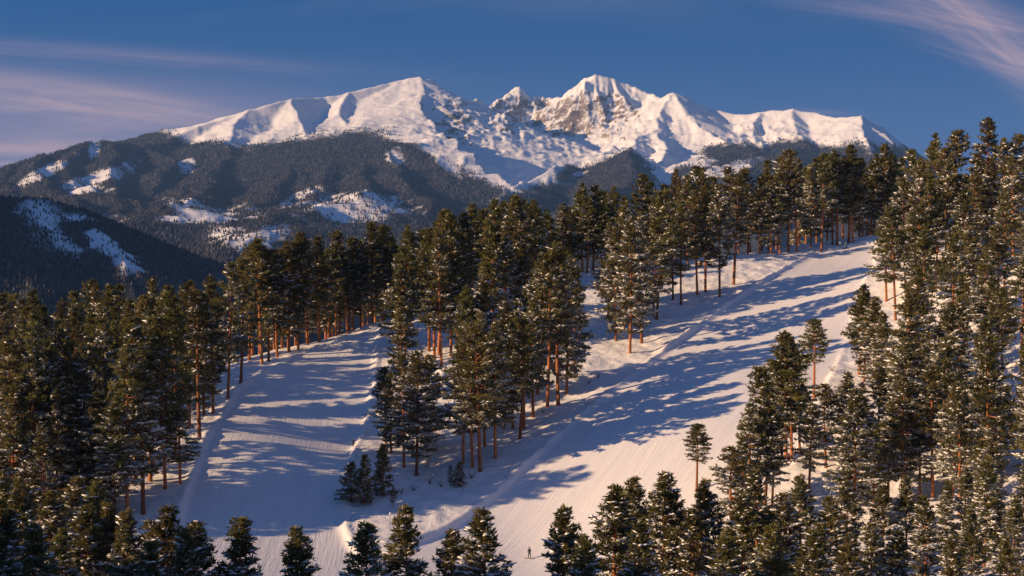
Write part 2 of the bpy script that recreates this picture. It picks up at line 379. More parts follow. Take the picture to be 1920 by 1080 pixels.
# piste outlines, photo pixels laid onto the hill
def on_hill(poly): return np.array([[(px - CX) / F * d, d] for px, py in poly for d in [base_hit(px, py) or 400.0]])
LEFT_EDGE = on_hill([(300, 1120), (322, 1020), (345, 930), (372, 860), (402, 795), (440, 735), (480, 705), (520, 688), (548, 668)])
LEFT_TOP = on_hill([(600, 648), (660, 628), (716, 610)])
LEFT_RIGHT = on_hill([(716, 610), (705, 660), (700, 720), (686, 790), (662, 840), (648, 900), (640, 960), (644, 990), (656, 1022), (690, 1060)])
RIGHT_LEFT = on_hill([(760, 1025), (800, 1010), (850, 988), (900, 952), (950, 912), (1000, 862), (1060, 806), (1120, 752), (1180, 706), (1250, 655), (1310, 612), (1370, 568), (1430, 528), (1490, 492), (1525, 474)])
RIGHT_RIGHT = on_hill([(1640, 452), (1640, 500), (1600, 590), (1565, 690), (1530, 760), (1490, 870), (1400, 930), (1300, 1000), (1200, 1060), (1100, 1120)])
LEFT_POLY = np.vstack([LEFT_EDGE, LEFT_TOP, LEFT_RIGHT, on_hill([(690, 1060), (700, 1140), (300, 1140)])])
RIGHT_POLY = np.vstack([RIGHT_LEFT, on_hill([(1580, 462)]), RIGHT_RIGHT, on_hill([(1100, 1150), (690, 1150), (690, 1060)])])
def inside(poly, x, y):
    c = np.zeros(x.shape, bool); n = len(poly)
    for i in range(n):
        x0, y0 = poly[i]; x1, y1 = poly[(i + 1) % n]
        if y0 == y1: continue
        c ^= ((y0 > y) != (y1 > y)) & (x < (x1 - x0) * (y - y0) / (y1 - y0) + x0)
    return c
def line_dist(line, x, y):
    best = np.full(x.shape, 1e9)
    for (x0, y0), (x1, y1) in zip(line[:-1], line[1:]):
        dx, dy = x1 - x0, y1 - y0; t = np.clip(((x - x0) * dx + (y - y0) * dy) / (dx * dx + dy * dy + 1e-9), 0, 1)
        best = np.minimum(best, np.hypot(x - x0 - t * dx, y - y0 - t * dy))
    return best
def groomed_mask(x, y):
    g = inside(LEFT_POLY, x, y) | inside(RIGHT_POLY, x, y)
    de = np.minimum(np.minimum(line_dist(LEFT_EDGE, x, y), line_dist(LEFT_RIGHT, x, y)), np.minimum(line_dist(RIGHT_LEFT, x, y), line_dist(RIGHT_RIGHT, x, y)))
    return np.clip(0.5 + np.where(g, de, -de) / 0.7, 0, 1)
def relief(x, y):
    g = groomed_mask(x, y)
    z = tps(x, y)
    rough = (fbm(x, y, 14, 4, 0.5, 1) - 0.5) * 1.3 + (fbm(x, y, 3.0, 3, 0.6, 2) - 0.5) * 0.75
    z = z + (1 - g) * rough + (fbm(x, y, 30, 3, 0.5, 4) - 0.5) * (0.9 - 0.7 * g)
    # groomed snow lies a little lower than the wild snow, with a pushed-up lip along its edges
    z = z - 0.55 * g
    # unseen bank added left of the viewpoint, shaped to shade the nearest tree tops
    z = z + 38 * np.exp(-((x + 130) / 45) ** 2 - ((y - 85) / 70) ** 2)
    for line, h, w in ((RIGHT_LEFT, 0.30, 0.75), (LEFT_RIGHT, 0.40, 0.65), (LEFT_EDGE, 0.30, 0.7), (RIGHT_RIGHT, 0.12, 1.2)):
        d = line_dist(line, x, y)
        z = z + h * np.exp(-(d / w) ** 2) * (0.7 + 0.6 * fbm(x, y, 9, 2, 0.5, 8))
    lump = line_dist(LEFT_EDGE[5:], x, y)
    z = z + 0.75 * np.exp(-(lump / 2.0) ** 2) * np.clip(fbm(x, y, 2.6, 3, 0.6, 11) - 0.42, 0, 1) * 2.2
    return z, g
def axis(segs):
    out = []
    for a, b, n in segs: out.append(np.linspace(a, b, n, endpoint=False))
    return np.concatenate(out + [[segs[-1][1]]])
def build_slope():
    xs = axis([(-420, -90, 46), (-90, 115, 460), (115, 420, 50)])
    ys = axis([(-60, 190, 70), (190, 430, 520), (430, 780, 50)])
    X, Y = np.meshgrid(xs, ys)
    Z, G = relief(X, Y)
    nx, ny = len(xs), len(ys)
    V = np.c_[X.ravel(), Y.ravel(), Z.ravel()]
    i = np.arange(nx * ny).reshape(ny, nx)
    q = np.stack([i[:-1, :-1], i[:-1, 1:], i[1:, 1:], i[1:, :-1]], -1).reshape(-1)
    me = mesh_from('snow_slope', V, q, np.full(len(q) // 4, 4), [M_PISTE], smooth=True)
    a = me.attributes.new('groomed', 'FLOAT', 'POINT'); a.data.foreach_set('value', G.ravel().astype(np.float32))
    # coordinates across / along the run: the left run climbs almost straight away, the right one to the right
    right = sstep(-6, 10, X - (Y - 250) * 0.02)
    ang = np.radians(12 * (1 - right) + 47 * right) * np.ones_like(X)
    ang = np.where(X < -20, np.radians(-2), np.radians(27))
    U = X * np.cos(ang) - Y * np.sin(ang); Vv = X * np.sin(ang) + Y * np.cos(ang)
    uv = me.uv_layers.new(name='along'); li = np.empty(len(me.loops), np.int32); me.loops.foreach_get('vertex_index', li)
    uv.data.foreach_set('uv', np.c_[U.ravel()[li], Vv.ravel()[li]].astype(np.float32).ravel())
    return link('snow_slope', me, kind='structure', label='snow covered ski hill with two groomed pistes')
build_slope()
_gx = None
def ground(x, y):
    z, g = relief(np.array([float(x)]), np.array([float(y)])); return float(z[0])

# ---------------------------------------------------------------- far terrain: valley, forested hills, snow massif
K = 1000.0
RIDGES = [   # (points (px, py, km), slope towards the left, slope towards the right)
  # main crest
  ([(340,266,8.5),(400,240,8.7),(480,207,8.9),(545,188,9.1),(600,185,9.3),(650,175,9.4),(700,163,9.5),(740,150,9.6),(770,145,9.6)], .52, .80),
  ([(770,145,9.6),(790,151,9.7),(815,168,9.9),(850,192,10.1),(880,190,10.3),(905,207,10.6)], 1.0, 1.0),
  ([(905,207,10.6),(925,193,10.9),(948,170,10.95),(966,176,10.95),(985,192,11.0),(1012,188,11.0),(1040,185,10.9),(1062,168,10.8),(1090,151,10.7),(1120,143,10.6),(1155,149,10.6),(1178,163,10.6),(1215,180,10.5),(1240,187,10.3),(1258,177,10.0)], .85, .8),
  ([(1258,177,10.0),(1278,183,10.0),(1330,204,10.0),(1390,215,9.9),(1440,212,9.8),(1490,207,9.7),(1530,213,9.6),(1560,221,9.4),(1600,219,9.2),(1632,233,9.45),(1662,253,9.8),(1702,281,10.2),(1745,306,10.6),(1850,345,11.2),(2200,380,11.5),(2600,400,11.5)], .56, .8),
  # spur down from the left summit
  ([(770,145,9.6),(788,180,9.3),(786,198,9.1),(765,215,8.9),(735,238,8.6),(720,257,8.35),(742,292,7.6),(768,332,6.9),(800,372,6.2),(830,402,5.6)], .36, 1.0),
  ([(720,257,8.35),(700,290,7.8),(690,330,7.0),(684,366,5.8)], .36, .8),
  ([(545,188,9.1),(560,225,8.8),(575,262,8.4),(560,310,7.6),(520,350,6.6),(470,395,5.6)], .38, .58),
  ([(650,175,9.4),(640,215,9.0),(655,255,8.5),(640,300,7.7),(600,350,6.6)], .38, .44),
  ([(480,207,8.9),(450,250,8.5),(430,290,7.9),(400,330,7.1),(330,370,6.3),(230,405,5.5)], .40, .52),
  ([(850,192,10.1),(860,220,9.9),(868,245,9.75)], .9, .9),
  ([(815,168,9.9),(830,205,9.6),(842,240,9.35)], .9, .95),
  # cirque headwall buttresses
  ([(948,170,10.95),(955,205,10.8),(952,232,10.65)], 1.1, 1.2),
  ([(1062,168,10.8),(1058,205,10.6),(1045,245,10.4)], 1.0, 1.1),
  ([(1090,151,10.7),(1100,195,10.45),(1098,235,10.25),(1092,262,10.1)], 1.1, 1.1),
  ([(1120,143,10.6),(1132,190,10.35),(1140,225,10.15),(1150,258,9.9)], 1.1, 1.0),
  ([(1155,149,10.6),(1180,195,10.3),(1190,230,10.0),(1180,258,9.6)], .9, 1.0),
  # right ridge: lit moraine running down to the valley mouth
  ([(1258,177,10.0),(1240,200,9.8),(1222,222,9.55),(1225,240,9.35),(1190,258,9.0),(1140,280,8.6),(1080,306,8.1),(1010,340,7.4),(940,368,6.8),(880,392,6.3)], .62, .55),
  ([(1258,177,10.0),(1285,215,9.6),(1310,245,9.3),(1345,270,9.0),(1370,282,8.7)], .5, .42),
  ([(1225,240,9.35),(1232,275,8.8),(1236,310,8.2),(1240,350,7.4)], .45, .7),
  ([(1120,290,8.3),(1180,282,8.2),(1200,305,7.8),(1180,350,7.0),(1100,385,6.2)], .42, .7),
  ([(1440,212,9.8),(1420,245,9.4),(1425,275,9.0),(1400,300,8.4),(1380,335,7.4)], .40, .6),
  ([(1490,207,9.7),(1500,245,9.2),(1500,272,8.8),(1470,300,8.2),(1440,345,7.0)], .38, .55),
  ([(1600,219,9.2),(1603,245,8.95),(1622,275,8.6),(1645,300,8.3),(1610,340,7.2)], .40, .95),
  # left forest hills
  ([(-700,360,7.0),(-300,345,7.2),(-60,325,7.4),(0,317,7.5),(60,302,7.6),(110,287,7.7),(180,271,7.9),(260,270,8.1),(300,272,8.3),(340,266,8.5)], .4, .45),
  ([(180,271,7.9),(150,310,7.3),(165,350,6.6),(240,385,5.6)], .4, .75),
  ([(60,302,7.6),(20,340,6.8),(60,370,6.0)], .4, .72),
  ([(300,272,8.3),(330,310,7.6),(290,355,6.7)], .4, .8),
  ([(100,289,7.7),(95,320,7.0),(110,350,6.3),(160,380,5.5)], .4, .75),
  ([(230,272,8.0),(235,305,7.4),(215,340,6.8),(225,372,6.1),(300,400,5.4)], .4, .85),
  ([(400,330,7.1),(395,355,6.4),(330,385,5.7)], .35, .7),
  ([(560,310,7.6),(580,340,6.9),(575,375,6.1),(530,410,5.2)], .38, .7),
  # low sunlit clearings
  ([(520,428,4.9),(580,400,5.2),(640,377,5.5),(686,367,5.6),(715,380,5.7),(745,410,5.6)], .22, .30),
  ([(270,420,4.8),(320,402,5.1),(385,385,5.3),(430,402,5.4),(480,440,5.2)], .20, .28),
  ([(470,470,4.0),(520,435,4.3),(545,425,4.5)], .25, .3),
  # dark hill close by; its unseen left part is raised to shade it
  ([(-1500,-40,1.9),(-900,10,2.1),(-600,100,2.3),(-300,265,2.5),(-80,358,2.6),(30,366,2.6),(90,371,2.6),(150,390,2.58),(220,420,2.5),(300,456,2.45),(400,498,2.35),(520,545,2.2)], .45, .55),
  ([(90,371,2.6),(60,420,2.35),(80,480,2.1),(60,560,1.8)], .34, .42),
  ([(150,390,2.58),(190,440,2.3),(240,500,2.05)], .40, .5),
  # floors
  ([(800,470,4.6),(880,425,5.8),(905,370,7.4),(930,330,8.3),(960,293,9.2),(1000,262,10.0),(1020,252,10.3)], .14, .14),
  ([(1330,300,8.2),(1380,278,8.9),(1400,262,9.3)], .2, .2),
]
def far_height(X, Y):
    # warp the plan so that ridges wander
    wx = (fbm(X, Y, 900, 4, 0.5, 21) - 0.5) * 260; wy = (fbm(X, Y, 900, 4, 0.5, 22) - 0.5) * 260
    fade = sstep(2500, 5200, Y) * 0.9 + 0.1
    x = X + wx * fade; y = Y + wy * fade
    base = -165 + 110 * sstep(3500, 8500, Y) + (fbm(X, Y, 1400, 4, 0.5, 25) - 0.5) * 90 * sstep(1200, 3000, Y)
    Z = base
    KS = 8.0
    for pts, sl_, sr_ in RIDGES:
        wp = [pt(a, b, c * K) for a, b, c in pts]
        best = np.full(X.shape, -1e9)
        for A, B in zip(wp[:-1], wp[1:]):
            dx, dy = B[0] - A[0], B[1] - A[1]; L2 = dx * dx + dy * dy
            t = np.clip(((x - A[0]) * dx + (y - A[1]) * dy) / L2, 0, 1)
            ox = x - A[0] - t * dx; oy = y - A[1] - t * dy
            dist = np.hypot(ox, oy)
            # which flank: judged by the normal of the ridge line on the point's side
            sg = np.where(dx * oy - dy * ox > 0, 1.0, -1.0); ln_ = math.sqrt(L2)
            s = np.where(sg * (-dy / ln_ + 0.35 * dx / ln_) < 0, sl_, sr_)
            z = A[2] + t * (B[2] - A[2]) - s * dist * (1 - 0.28 * np.minimum(dist / 1500, 1))
            if sl_ < .21: z = z - 0.8 * np.maximum(dist - 320, 0)
            best = np.maximum(best, z)
        m = np.maximum(Z, best); dlt = np.abs(Z - best)
        Z = m + KS * np.exp(-dlt / KS) * 0.35
    return Z
def build_far():
    us = axis([(-1600, -60, 90), (-60, 1980, 760), (1980, 2900, 50)])
    ys = axis([(560, 1700, 30), (1700, 2750, 90), (2750, 4500, 60), (4500, 7600, 110), (7600, 11200, 270), (11200, 13500, 16)])
    U, Y = np.meshgrid(us, ys); X = (U - CX) / F * Y
    Z = far_height(X, Y)
    # relief: gullies and ribs, stronger high up
    PX = U; PY0 = YH - Z / Y * F
    def blob(cx, cy, rx, ry): return np.exp(-((PX - cx) / rx) ** 2 - ((PY0 - cy) / ry) ** 2)
    crag = np.clip(blob(1110, 215, 120, 60) + blob(950, 210, 55, 45) + blob(860, 230, 55, 70) + .5 * blob(1430, 250, 80, 25), 0, 1) * sstep(7500, 8600, Y)
    snowy = sstep(480, 640, Z) * sstep(7200, 8000, Y)
    det = (fbm(X, Y, 420, 6, 0.50, 31, True) - 0.38)
    amp = 62 * (1 - snowy) + 22 * snowy + 95 * crag * (1 - .6 * np.clip(blob(840, 235, 75, 80) * 1.5, 0, 1))
    det2 = (fbm(X, Y, 60, 4, 0.55, 33) - 0.5) * (14 + 40 * crag)
    ribs = (fbm(X * 1.0 + 40 * fbm(X, Y, 300, 3, .5, 61), Y * 0.22, 85, 4, 0.55, 62, True) - 0.4)
    east = np.clip(blob(835, 235, 60, 70) + .7 * blob(1650, 262, 50, 40) + .6 * blob(1270, 240, 60, 50), 0, 1) * sstep(7300, 8400, Y)
    Z = Z + ribs * (50 * crag * (1 - .75 * np.clip(blob(840, 235, 75, 80) * 1.5, 0, 1)) + 16 * east)
    near = sstep(2000, 4200, Y)
    Z = Z + (det * amp + det2) * (0.25 + 0.75 * near) * 0.8
    nx, ny = len(us), len(ys)
    V = np.c_[X.ravel(), Y.ravel(), Z.ravel()]
    i = np.arange(nx * ny).reshape(ny, nx)
    q = np.stack([i[:-1, :-1], i[:-1, 1:], i[1:, 1:], i[1:, :-1]], -1).reshape(-1)
    # cover: forest below the tree line, clearings, rock on steep ground
    zy = np.gradient(Z, axis=0) / np.gradient(Y, axis=0)
    zx = (np.gradient(Z, axis=1) - 0) / np.maximum(np.gradient(X, axis=1), 1e-6)
    zy = zy - zx * (U - CX) / F
    steep = np.hypot(zx, zy)
    PY = YH - Z / Y * F
    tn = fbm(X, Y, 380, 5, 0.6, 41) - 0.5
    tl = np.interp(PX, [0, 340, 430, 520, 620, 720, 760, 800, 860, 900, 950, 1000, 1080, 1180, 1260, 1330, 1400, 1500, 1640, 1800],
                       [900, 500, 410, 425, 440, 470, 440, 370, 265, 230, 170, 160, 330, 400, 260, 430, 440, 490, 420, 600])
    forest = sstep(55, -55, Z - tl + tn * 190)
    # snow chutes and clearings
    tf = fbm(X, Y, 90, 4, 0.6, 47) - 0.5
    for cx, cy, rx, ry, tilt, s in ((185,335,60,14,-.35,1),(95,318,55,9,-.45,1),(165,350,50,10,0,.7),(178,285,8,22,.2,.9),(352,312,14,12,0,1),(670,386,95,22,-.05,1),(560,370,34,9,-.5,1),(600,352,45,10,-.15,.7),
                                 (640,400,110,25,0,.75),(380,405,95,20,0,1),(420,435,80,22,.3,.9),(330,375,40,6,0,.8),(500,440,55,18,-.5,.9),(740,296,16,16,0,1),(215,410,40,10,.1,.8),
                                 (1245,315,16,60,.25,1),(1290,300,40,12,0,.9),(1230,290,30,20,0,1),(1335,325,60,7,-.2,.8),(1390,310,40,10,-.4,.8),(1060,345,30,8,0,.9),(975,350,60,8,-.5,.8),(1080,330,22,6,-.4,.8),
                                 (80,415,40,45,0,.62),(100,475,60,16,0,.4),(200,460,18,62,-.85,.92),(250,495,30,20,-.6,.5),(110,440,14,60,-.7,.6),(470,235,20,60,.3,.5),(960,320,70,14,0,.8),(905,318,40,12,.5,1),(830,300,10,70,-.75,1)):
        dx = PX - cx; dy = PY - cy; a = dx * math.cos(tilt) + dy * math.sin(tilt); b = -dx * math.sin(tilt) + dy * math.cos(tilt)
        e = (a / rx) ** 2 + (b / ry) ** 2
        yr = (Y < 3300) if (cx < 300 and cy > 410) else (Y > 3300)
        forest = forest * (1 - s * sstep(2.3, -0.2, e + tn * 4.0 + tf * 3.2) * yr)
    forest = np.clip(np.maximum(forest, 0.22 * sstep(0.42, 0.62, fbm(X, Y, 130, 4, 0.6, 52)) * (Z < tl - 60) * (Y > 3300)), 0, 1)
    rock = sstep(0.7, 1.3, steep) * 0.34 * sstep(250, 480, Z)
    for cx, cy, rx, ry, s in ((1120,215,95,45,.40),(1060,235,60,30,.45),(950,205,40,38,.42),(875,225,45,55,.34),(830,215,30,45,.2),(1010,200,35,16,.38),(960,240,40,18,.5),(1000,300,70,12,.22),(1160,255,60,14,.28),(1420,245,70,14,.24),(780,170,14,22,.3),(832,222,46,55,.36),(815,285,40,30,.26),(870,260,40,40,.22)):
        e = ((PX - cx) / rx) ** 2 + ((PY - cy) / ry) ** 2
        rock = rock + s * sstep(1.5, 0.2, e) * sstep(0.3, 0.9, steep)
    rock = np.clip(rock, 0, 0.52)
    me = mesh_from('mountain_terrain', V, q, np.full(len(q) // 4, 4), [M_MTN], smooth=True)
    for nm, arr in (('forest', forest), ('rock', rock)):
        a = me.attributes.new(nm, 'FLOAT', 'POINT'); a.data.foreach_set('value', arr.ravel().astype(np.float32))
    link('mountains', me, kind='structure', label='snow capped mountain massif above dark forested foothills')
    return us, ys, U, X, Y, Z, forest, PX, PY
FAR = build_far()

def build_far_forest():
    us, ys, U, X, Y, Z, forest, PX, PY = FAR
    rs = np.random.RandomState(3)
    # one draw per grid cell weighted by its area
    dX = np.abs(np.gradient(X, axis=1)); dY = np.abs(np.gradient(Y, axis=0)); area = dX * dY
    sky = np.interp(PX, [0, 320, 480, 700, 880, 1100, 1240, 1400, 1640, 1750, 1920], [560, 510, 480, 450, 400, 370, 345, 330, 300, 290, 260]) + 25
    ok = (PX > -60) & (PX < 1980) & (PY < sky)
    dens = np.where(Y < 3300, 1 / 24.0, 1 / 66.0) * np.clip(forest * 1.15 - 0.05, 0, 1) + 1 / 5200.0 * (forest > 0.004)
    # hidden from the viewpoint: keep only ground that rises above what stands before it
    run = np.minimum.accumulate(PY, axis=0)
    ok &= PY < run + 14
    lam = area * dens * ok
    n = rs.poisson(lam)
    r, c = np.nonzero(n); rep = n[r, c]; r = np.repeat(r, rep); c = np.repeat(c, rep)
    k = len(r); print('far trees', k)
    jx = rs.rand(k) - .5; jy = rs.rand(k) - .5
    x = X[r, c] + jx * dX[r, c]; y = Y[r, c] + jy * dY[r, c]
    r2 = np.clip(r, 1, Z.shape[0] - 2); c2 = np.clip(c, 1, Z.shape[1] - 2)
    zx = (Z[r2, c2 + 1] - Z[r2, c2 - 1]) * .5; zy = (Z[r2 + 1, c2] - Z[r2 - 1, c2]) * .5
    z = Z[r, c] + zx * jx + zy * jy - 1.0
    h = (7 + 8 * rs.rand(k)) * np.where(Y[r, c] < 3300, 0.52, 0.95); w = h * (0.22 + 0.12 * rs.rand(k))
    ph = rs.rand(k) * 6.28
    S = 3
    V = np.empty((k, S + 1, 3), np.float32)
    for j in range(S):
        V[:, j, 0] = x + w * np.cos(ph + j * 2 * math.pi / S); V[:, j, 1] = y + w * np.sin(ph + j * 2 * math.pi / S); V[:, j, 2] = z + h * 0.08
    V[:, S, 0] = x; V[:, S, 1] = y; V[:, S, 2] = z + h
    b = (np.arange(k) * (S + 1))[:, None, None]
    fc = np.array([[j, (j + 1) % S, S] for j in range(S)])[None] + b
    m, N, L, bs = mat('far_needles')
    geo = N.new('ShaderNodeNewGeometry')
    cr = ramp_node(N, [(0.0, (0.022, 0.028, 0.036)), (0.6, (0.052, 0.053, 0.060)), (1.0, (0.14, 0.13, 0.14))]); L.new(geo.outputs['Random Per Island'], cr.inputs[0])
    L.new(cr.outputs[0], bs.inputs['Base Color']); bs.inputs['Roughness'].default_value = 0.8; bs.inputs['Specular IOR Level'].default_value = 0.1
    me = mesh_from('distant_forest', V.reshape(-1, 3), fc.reshape(-1), np.full(k * S, 3), [m])
    link('distant_forest', me, kind='stuff', label='dark conifer forest covering the distant foothills', category='forest')
build_far_forest()

# ---------------------------------------------------------------- pines
def pine(seed, H, cb, R, snow, step, blade, per, lean=0.0, limbs=True, peak=0.22, top=0.55, ps=1.0, B=9):
    """tapered trunk with limbs, crown of needle tufts, snow lying on the boughs -> three meshes"""
    rs = np.random.RandomState(seed)
    zb = cb * H
    # trunk axis with a slight bend
    bend = rs.normal(0, 0.012 * H, 2); ph = rs.rand() * 6.28
    def ax(z):
        t = z / H
        return np.array([bend[0] * math.sin(t * 2.4) + lean * z, bend[1] * math.sin(t * 2.4 + 0.4), z])
    tb = MB()
    r0 = 0.0105 * H + 0.06
    zs = [-1.2, 0.0, 0.03 * H, 0.25 * H, 0.5 * H, 0.75 * H, 0.93 * H, H * 0.985]
    rr = [r0 * 1.35, r0 * 1.2, r0, r0 * .88, r0 * .70, r0 * .40, r0 * .14, .02]
    tb.tube([ax(z) for z in zs], rr, 8)
    tufts = []; dirs = []; tt = []; load = []; gap = rs.uniform(.08, .24)
    az_heavy = rs.rand() * 6.28; lop = rs.uniform(.05, .22)
    z = zb
    while z < H * 0.985:
        t = (z - zb) / (H - zb)
        prof = (min(1.0, 0.50 + 0.50 * t / peak) if t < peak else ((1 - t) / (1 - peak)) ** top)
        nb = rs.randint(4, 7) if t < 0.9 else 4
        a0 = rs.rand() * 6.28
        for k in range(nb):
            if rs.rand() < gap: continue
            az = a0 + k * 6.283 / nb + rs.normal(0, .35)
            lobe = .62 + .76 * float(vnoise(np.array(z * .42 + seed * 3.1), np.array(math.cos(az) * 1.3 + 8 + math.sin(az) * .7 + seed)))
            L = R * prof * rs.uniform(0.72, 1.15) * lobe * (1 + lop * math.cos(az - az_heavy)) + 0.25
            bl = 1.9 * rs.rand() ** 1.6
            el = math.radians(-16 + 52 * t ** 1.3 + rs.normal(0, 8))
            d = np.array([math.cos(az), math.sin(az)]); p0 = ax(z)
            curve = lambda s: p0 + np.array([d[0] * L * s * math.cos(el), d[1] * L * s * math.cos(el), L * s * math.sin(el) + 0.10 * L * s * s - (0.05 * L if t < .5 else 0) * math.sin(s * 3.1)])
            if limbs and L > 0.9:
                tb.tube([curve(0), curve(.5), curve(.92)], [0.030 + 0.016 * L, 0.022 + .008 * L, .012], 3)
            nt_ = max(2, int(per * L))
            s0 = 0.30 if t < 0.7 else 0.12
            for q in range(nt_):
                s = s0 + (1.03 - s0) * (q + rs.rand()) / nt_
                spread = 0.30 * L * (s * 0.8 + 0.15)
                lat = rs.normal(0, 0.55) * spread
                p = curve(s) + np.array([-d[1] * lat, d[0] * lat, rs.normal(0.05, 0.09)])
                dv = np.array([d[0] * 0.9 - d[1] * lat / max(spread, .1) * .6, d[1] * 0.9 + d[0] * lat / max(spread, .1) * .6, 0.38 + 0.5 * t])
                tufts.append(p); dirs.append(dv / np.linalg.norm(dv)); tt.append(t); load.append(bl)
        z += step * (0.75 + 0.5 * rs.rand()) * (1 - 0.45 * t)
    for _ in range(6):
        tufts.append(ax(H) - np.array([0, 0, .1 + .25 * rs.rand()]) + rs.normal(0, .07, 3)); dirs.append(np.array([0, 0, 1.])); tt.append(1.0); load.append(.3)
    # bare dead stubs under the crown
    if cb > 0.25:
        for _ in range(rs.randint(4, 9)):
            zz = zb * rs.uniform(.55, 1.0); az = rs.rand() * 6.28; L = rs.uniform(.5, 1.5); p = ax(zz)
            e = p + np.array([math.cos(az) * L, math.sin(az) * L, -.1 * L]); tb.tube([p, e], [.035, .012], 3)
    trunk = tb.mesh('pine_trunk', M_BARK)
    T = np.array(tufts); D = np.array(dirs); TT = np.array(tt); n = len(T)
    # needle bunches: pointed blades fanning round each twig end
    dv = D[:, None, :] * 0.62 + rs.normal(0, 0.62, (n, B, 3)) * np.array([1, 1, .62]); dv /= np.linalg.norm(dv, axis=2, keepdims=True)
    sd = np.cross(dv, rs.normal(0, 1, (n, B, 3))); sd /= np.linalg.norm(sd, axis=2, keepdims=True)
    l = blade * rs.uniform(.75, 1.3, (n, B, 1)); w = l * 1.26 / B
    o = T[:, None, :] + rs.normal(0, .05, (n, B, 3))
    V = np.stack([o - dv * l * .12, o + dv * l * .45 + sd * w, o + dv * l, o + dv * l * .5 - sd * w], 2).reshape(-1, 3)
    fq = np.arange(len(V))
    LD = np.array(load)
    fprob = np.clip(snow * .85 * np.sqrt(LD + .05) * np.clip(1.15 - .98 * TT, .03, 1), 0, .82)
    fmi = ((rs.rand(n, 1) < fprob[:, None]) & (rs.rand(n, B) < .75)).astype(np.int32).ravel()
    crown = mesh_from('pine_crown', V, fq, np.full(n * B, 4), [M_NEEDLE, M_FROST], midx=fmi)
    # snow pads on the upper side of the twigs
    pr = snow * np.clip(1.08 - 1.0 * TT, 0.03, 1) * np.clip(LD - .35, 0, 1.4)
    keep = rs.rand(n) < pr
    S = T[keep]; SD = D[keep]; k = len(S)
    hd = SD.copy(); hd[:, 2] *= .45; hd /= np.linalg.norm(hd, axis=1, keepdims=True)
    sdv = np.c_[-hd[:, 1], hd[:, 0], np.zeros(k)]; sdv /= np.maximum(np.linalg.norm(sdv, axis=1, keepdims=True), 1e-6)
    up = np.cross(hd, sdv); up *= np.sign(up[:, 2:3] + 1e-9)
    a = ps * blade * rs.uniform(.45, 1.15, (k, 1)); bb = ps * blade * rs.uniform(.26, .56, (k, 1)); c = ps * blade * rs.uniform(.12, .24, (k, 1))
    ctr = S + up * blade * .26 + hd * blade * .22
    ring = []
    for j in range(6):
        an = j * math.pi / 3; jit = rs.uniform(.7, 1.25, (k, 1))
        ring.append(ctr + hd * a * math.cos(an) * jit + sdv * bb * math.sin(an) * jit - up * c * .25)
    Vs = np.stack([ctr + up * c] + ring + [ctr - up * c * .55], 1).reshape(-1, 3)
    fc = []
    for j in range(6):
        fc.append([0, 1 + j, 1 + (j + 1) % 6]); fc.append([7, 1 + (j + 1) % 6, 1 + j])
    fc = np.array(fc)[None] + (np.arange(k) * 8)[:, None, None]
    pads = mesh_from('bough_snow', Vs, fc.reshape(-1), np.full(k * 12, 3), [M_SNOW], smooth=True)
    return trunk, crown, pads

KIND = {}
def kinds():
    # name: (H, several variants)
    def rv(lst, v): return lst[v % len(lst)]
    for v in range(6): KIND['tall', v] = (22.0, pine(100 + v, 22.0, rv((.38, .44, .30, .40, .34, .48), v), rv((3.5, 3.1, 3.9, 3.3, 3.7, 2.9), v), .72, .92, .60, 4.4, lean=rv((0, .02, -.015, .01, .03, 0), v), peak=rv((.2, .3, .15), v), top=rv((.62, .5, .75, .66), v)))
    for v in range(6): KIND['snowy', v] = (20.0, pine(200 + v, 20.0, rv((.18, .26, .14, .22, .30, .10), v), rv((3.8, 3.3, 4.1, 3.0, 3.6, 3.8), v), 1.45, .90, .60, 4.3, ps=1.12, lean=rv((0, -.02, .015, 0, .025, 0), v), peak=rv((.2, .14, .26), v), top=rv((.72, .85, .6, .78), v)))
    for v in range(4): KIND['olive', v] = (22.0, pine(300 + v, 22.0, rv((.22, .30, .18, .26), v), rv((3.7, 3.3, 4.0, 3.4), v), .34, .92, .60, 4.5, lean=rv((0, .02, -.02), v), peak=rv((.2, .28, .15), v), top=rv((.66, .55, .76), v)))
    for v in range(3): KIND['bushy', v] = (17.0, pine(350 + v, 17.0, rv((.03, .06, .04), v), rv((3.8, 3.4, 4.0), v), 1.0, .86, .56, 4.4, ps=1.1, peak=.14, top=rv((.75, .65, .85), v)))
    for v in range(3): KIND['young', v] = (7.0, pine(400 + v, 7.0, rv((.06, .03, .1), v), rv((2.2, 1.9, 1.7), v), .9, .46, .38, 5.5, peak=.12, top=.85))
    for v in range(5): KIND['near', v] = (15.0, pine(500 + v, 15.0, rv((.10, .14, .08, .12), v), rv((3.0, 2.6, 3.2, 2.8, 2.9), v), 1.0, .64, .46, 5.6, ps=1.35, lean=rv((0, .015, -.02), v), peak=.18, top=rv((.76, .68, .85), v)))
kinds()
#for k_, (h_, ms) in KIND.items(): print(k_, [len(m_.polygons) for m_ in ms])

# ---- where every pine stands: (photo column, top row, foot row) or (column, top row, None, depth)
random.seed(11)
TREES = []
def T(px, top, foot, kind, region, d=None): TREES.append((px, top, foot, d, kind, region))
def clear(px, foot, r, region=None):
    return all((abs(px - t[0]) / r) ** 2 + ((foot - (t[2] or -999)) / (r * 1.1)) ** 2 > 1 for t in TREES)
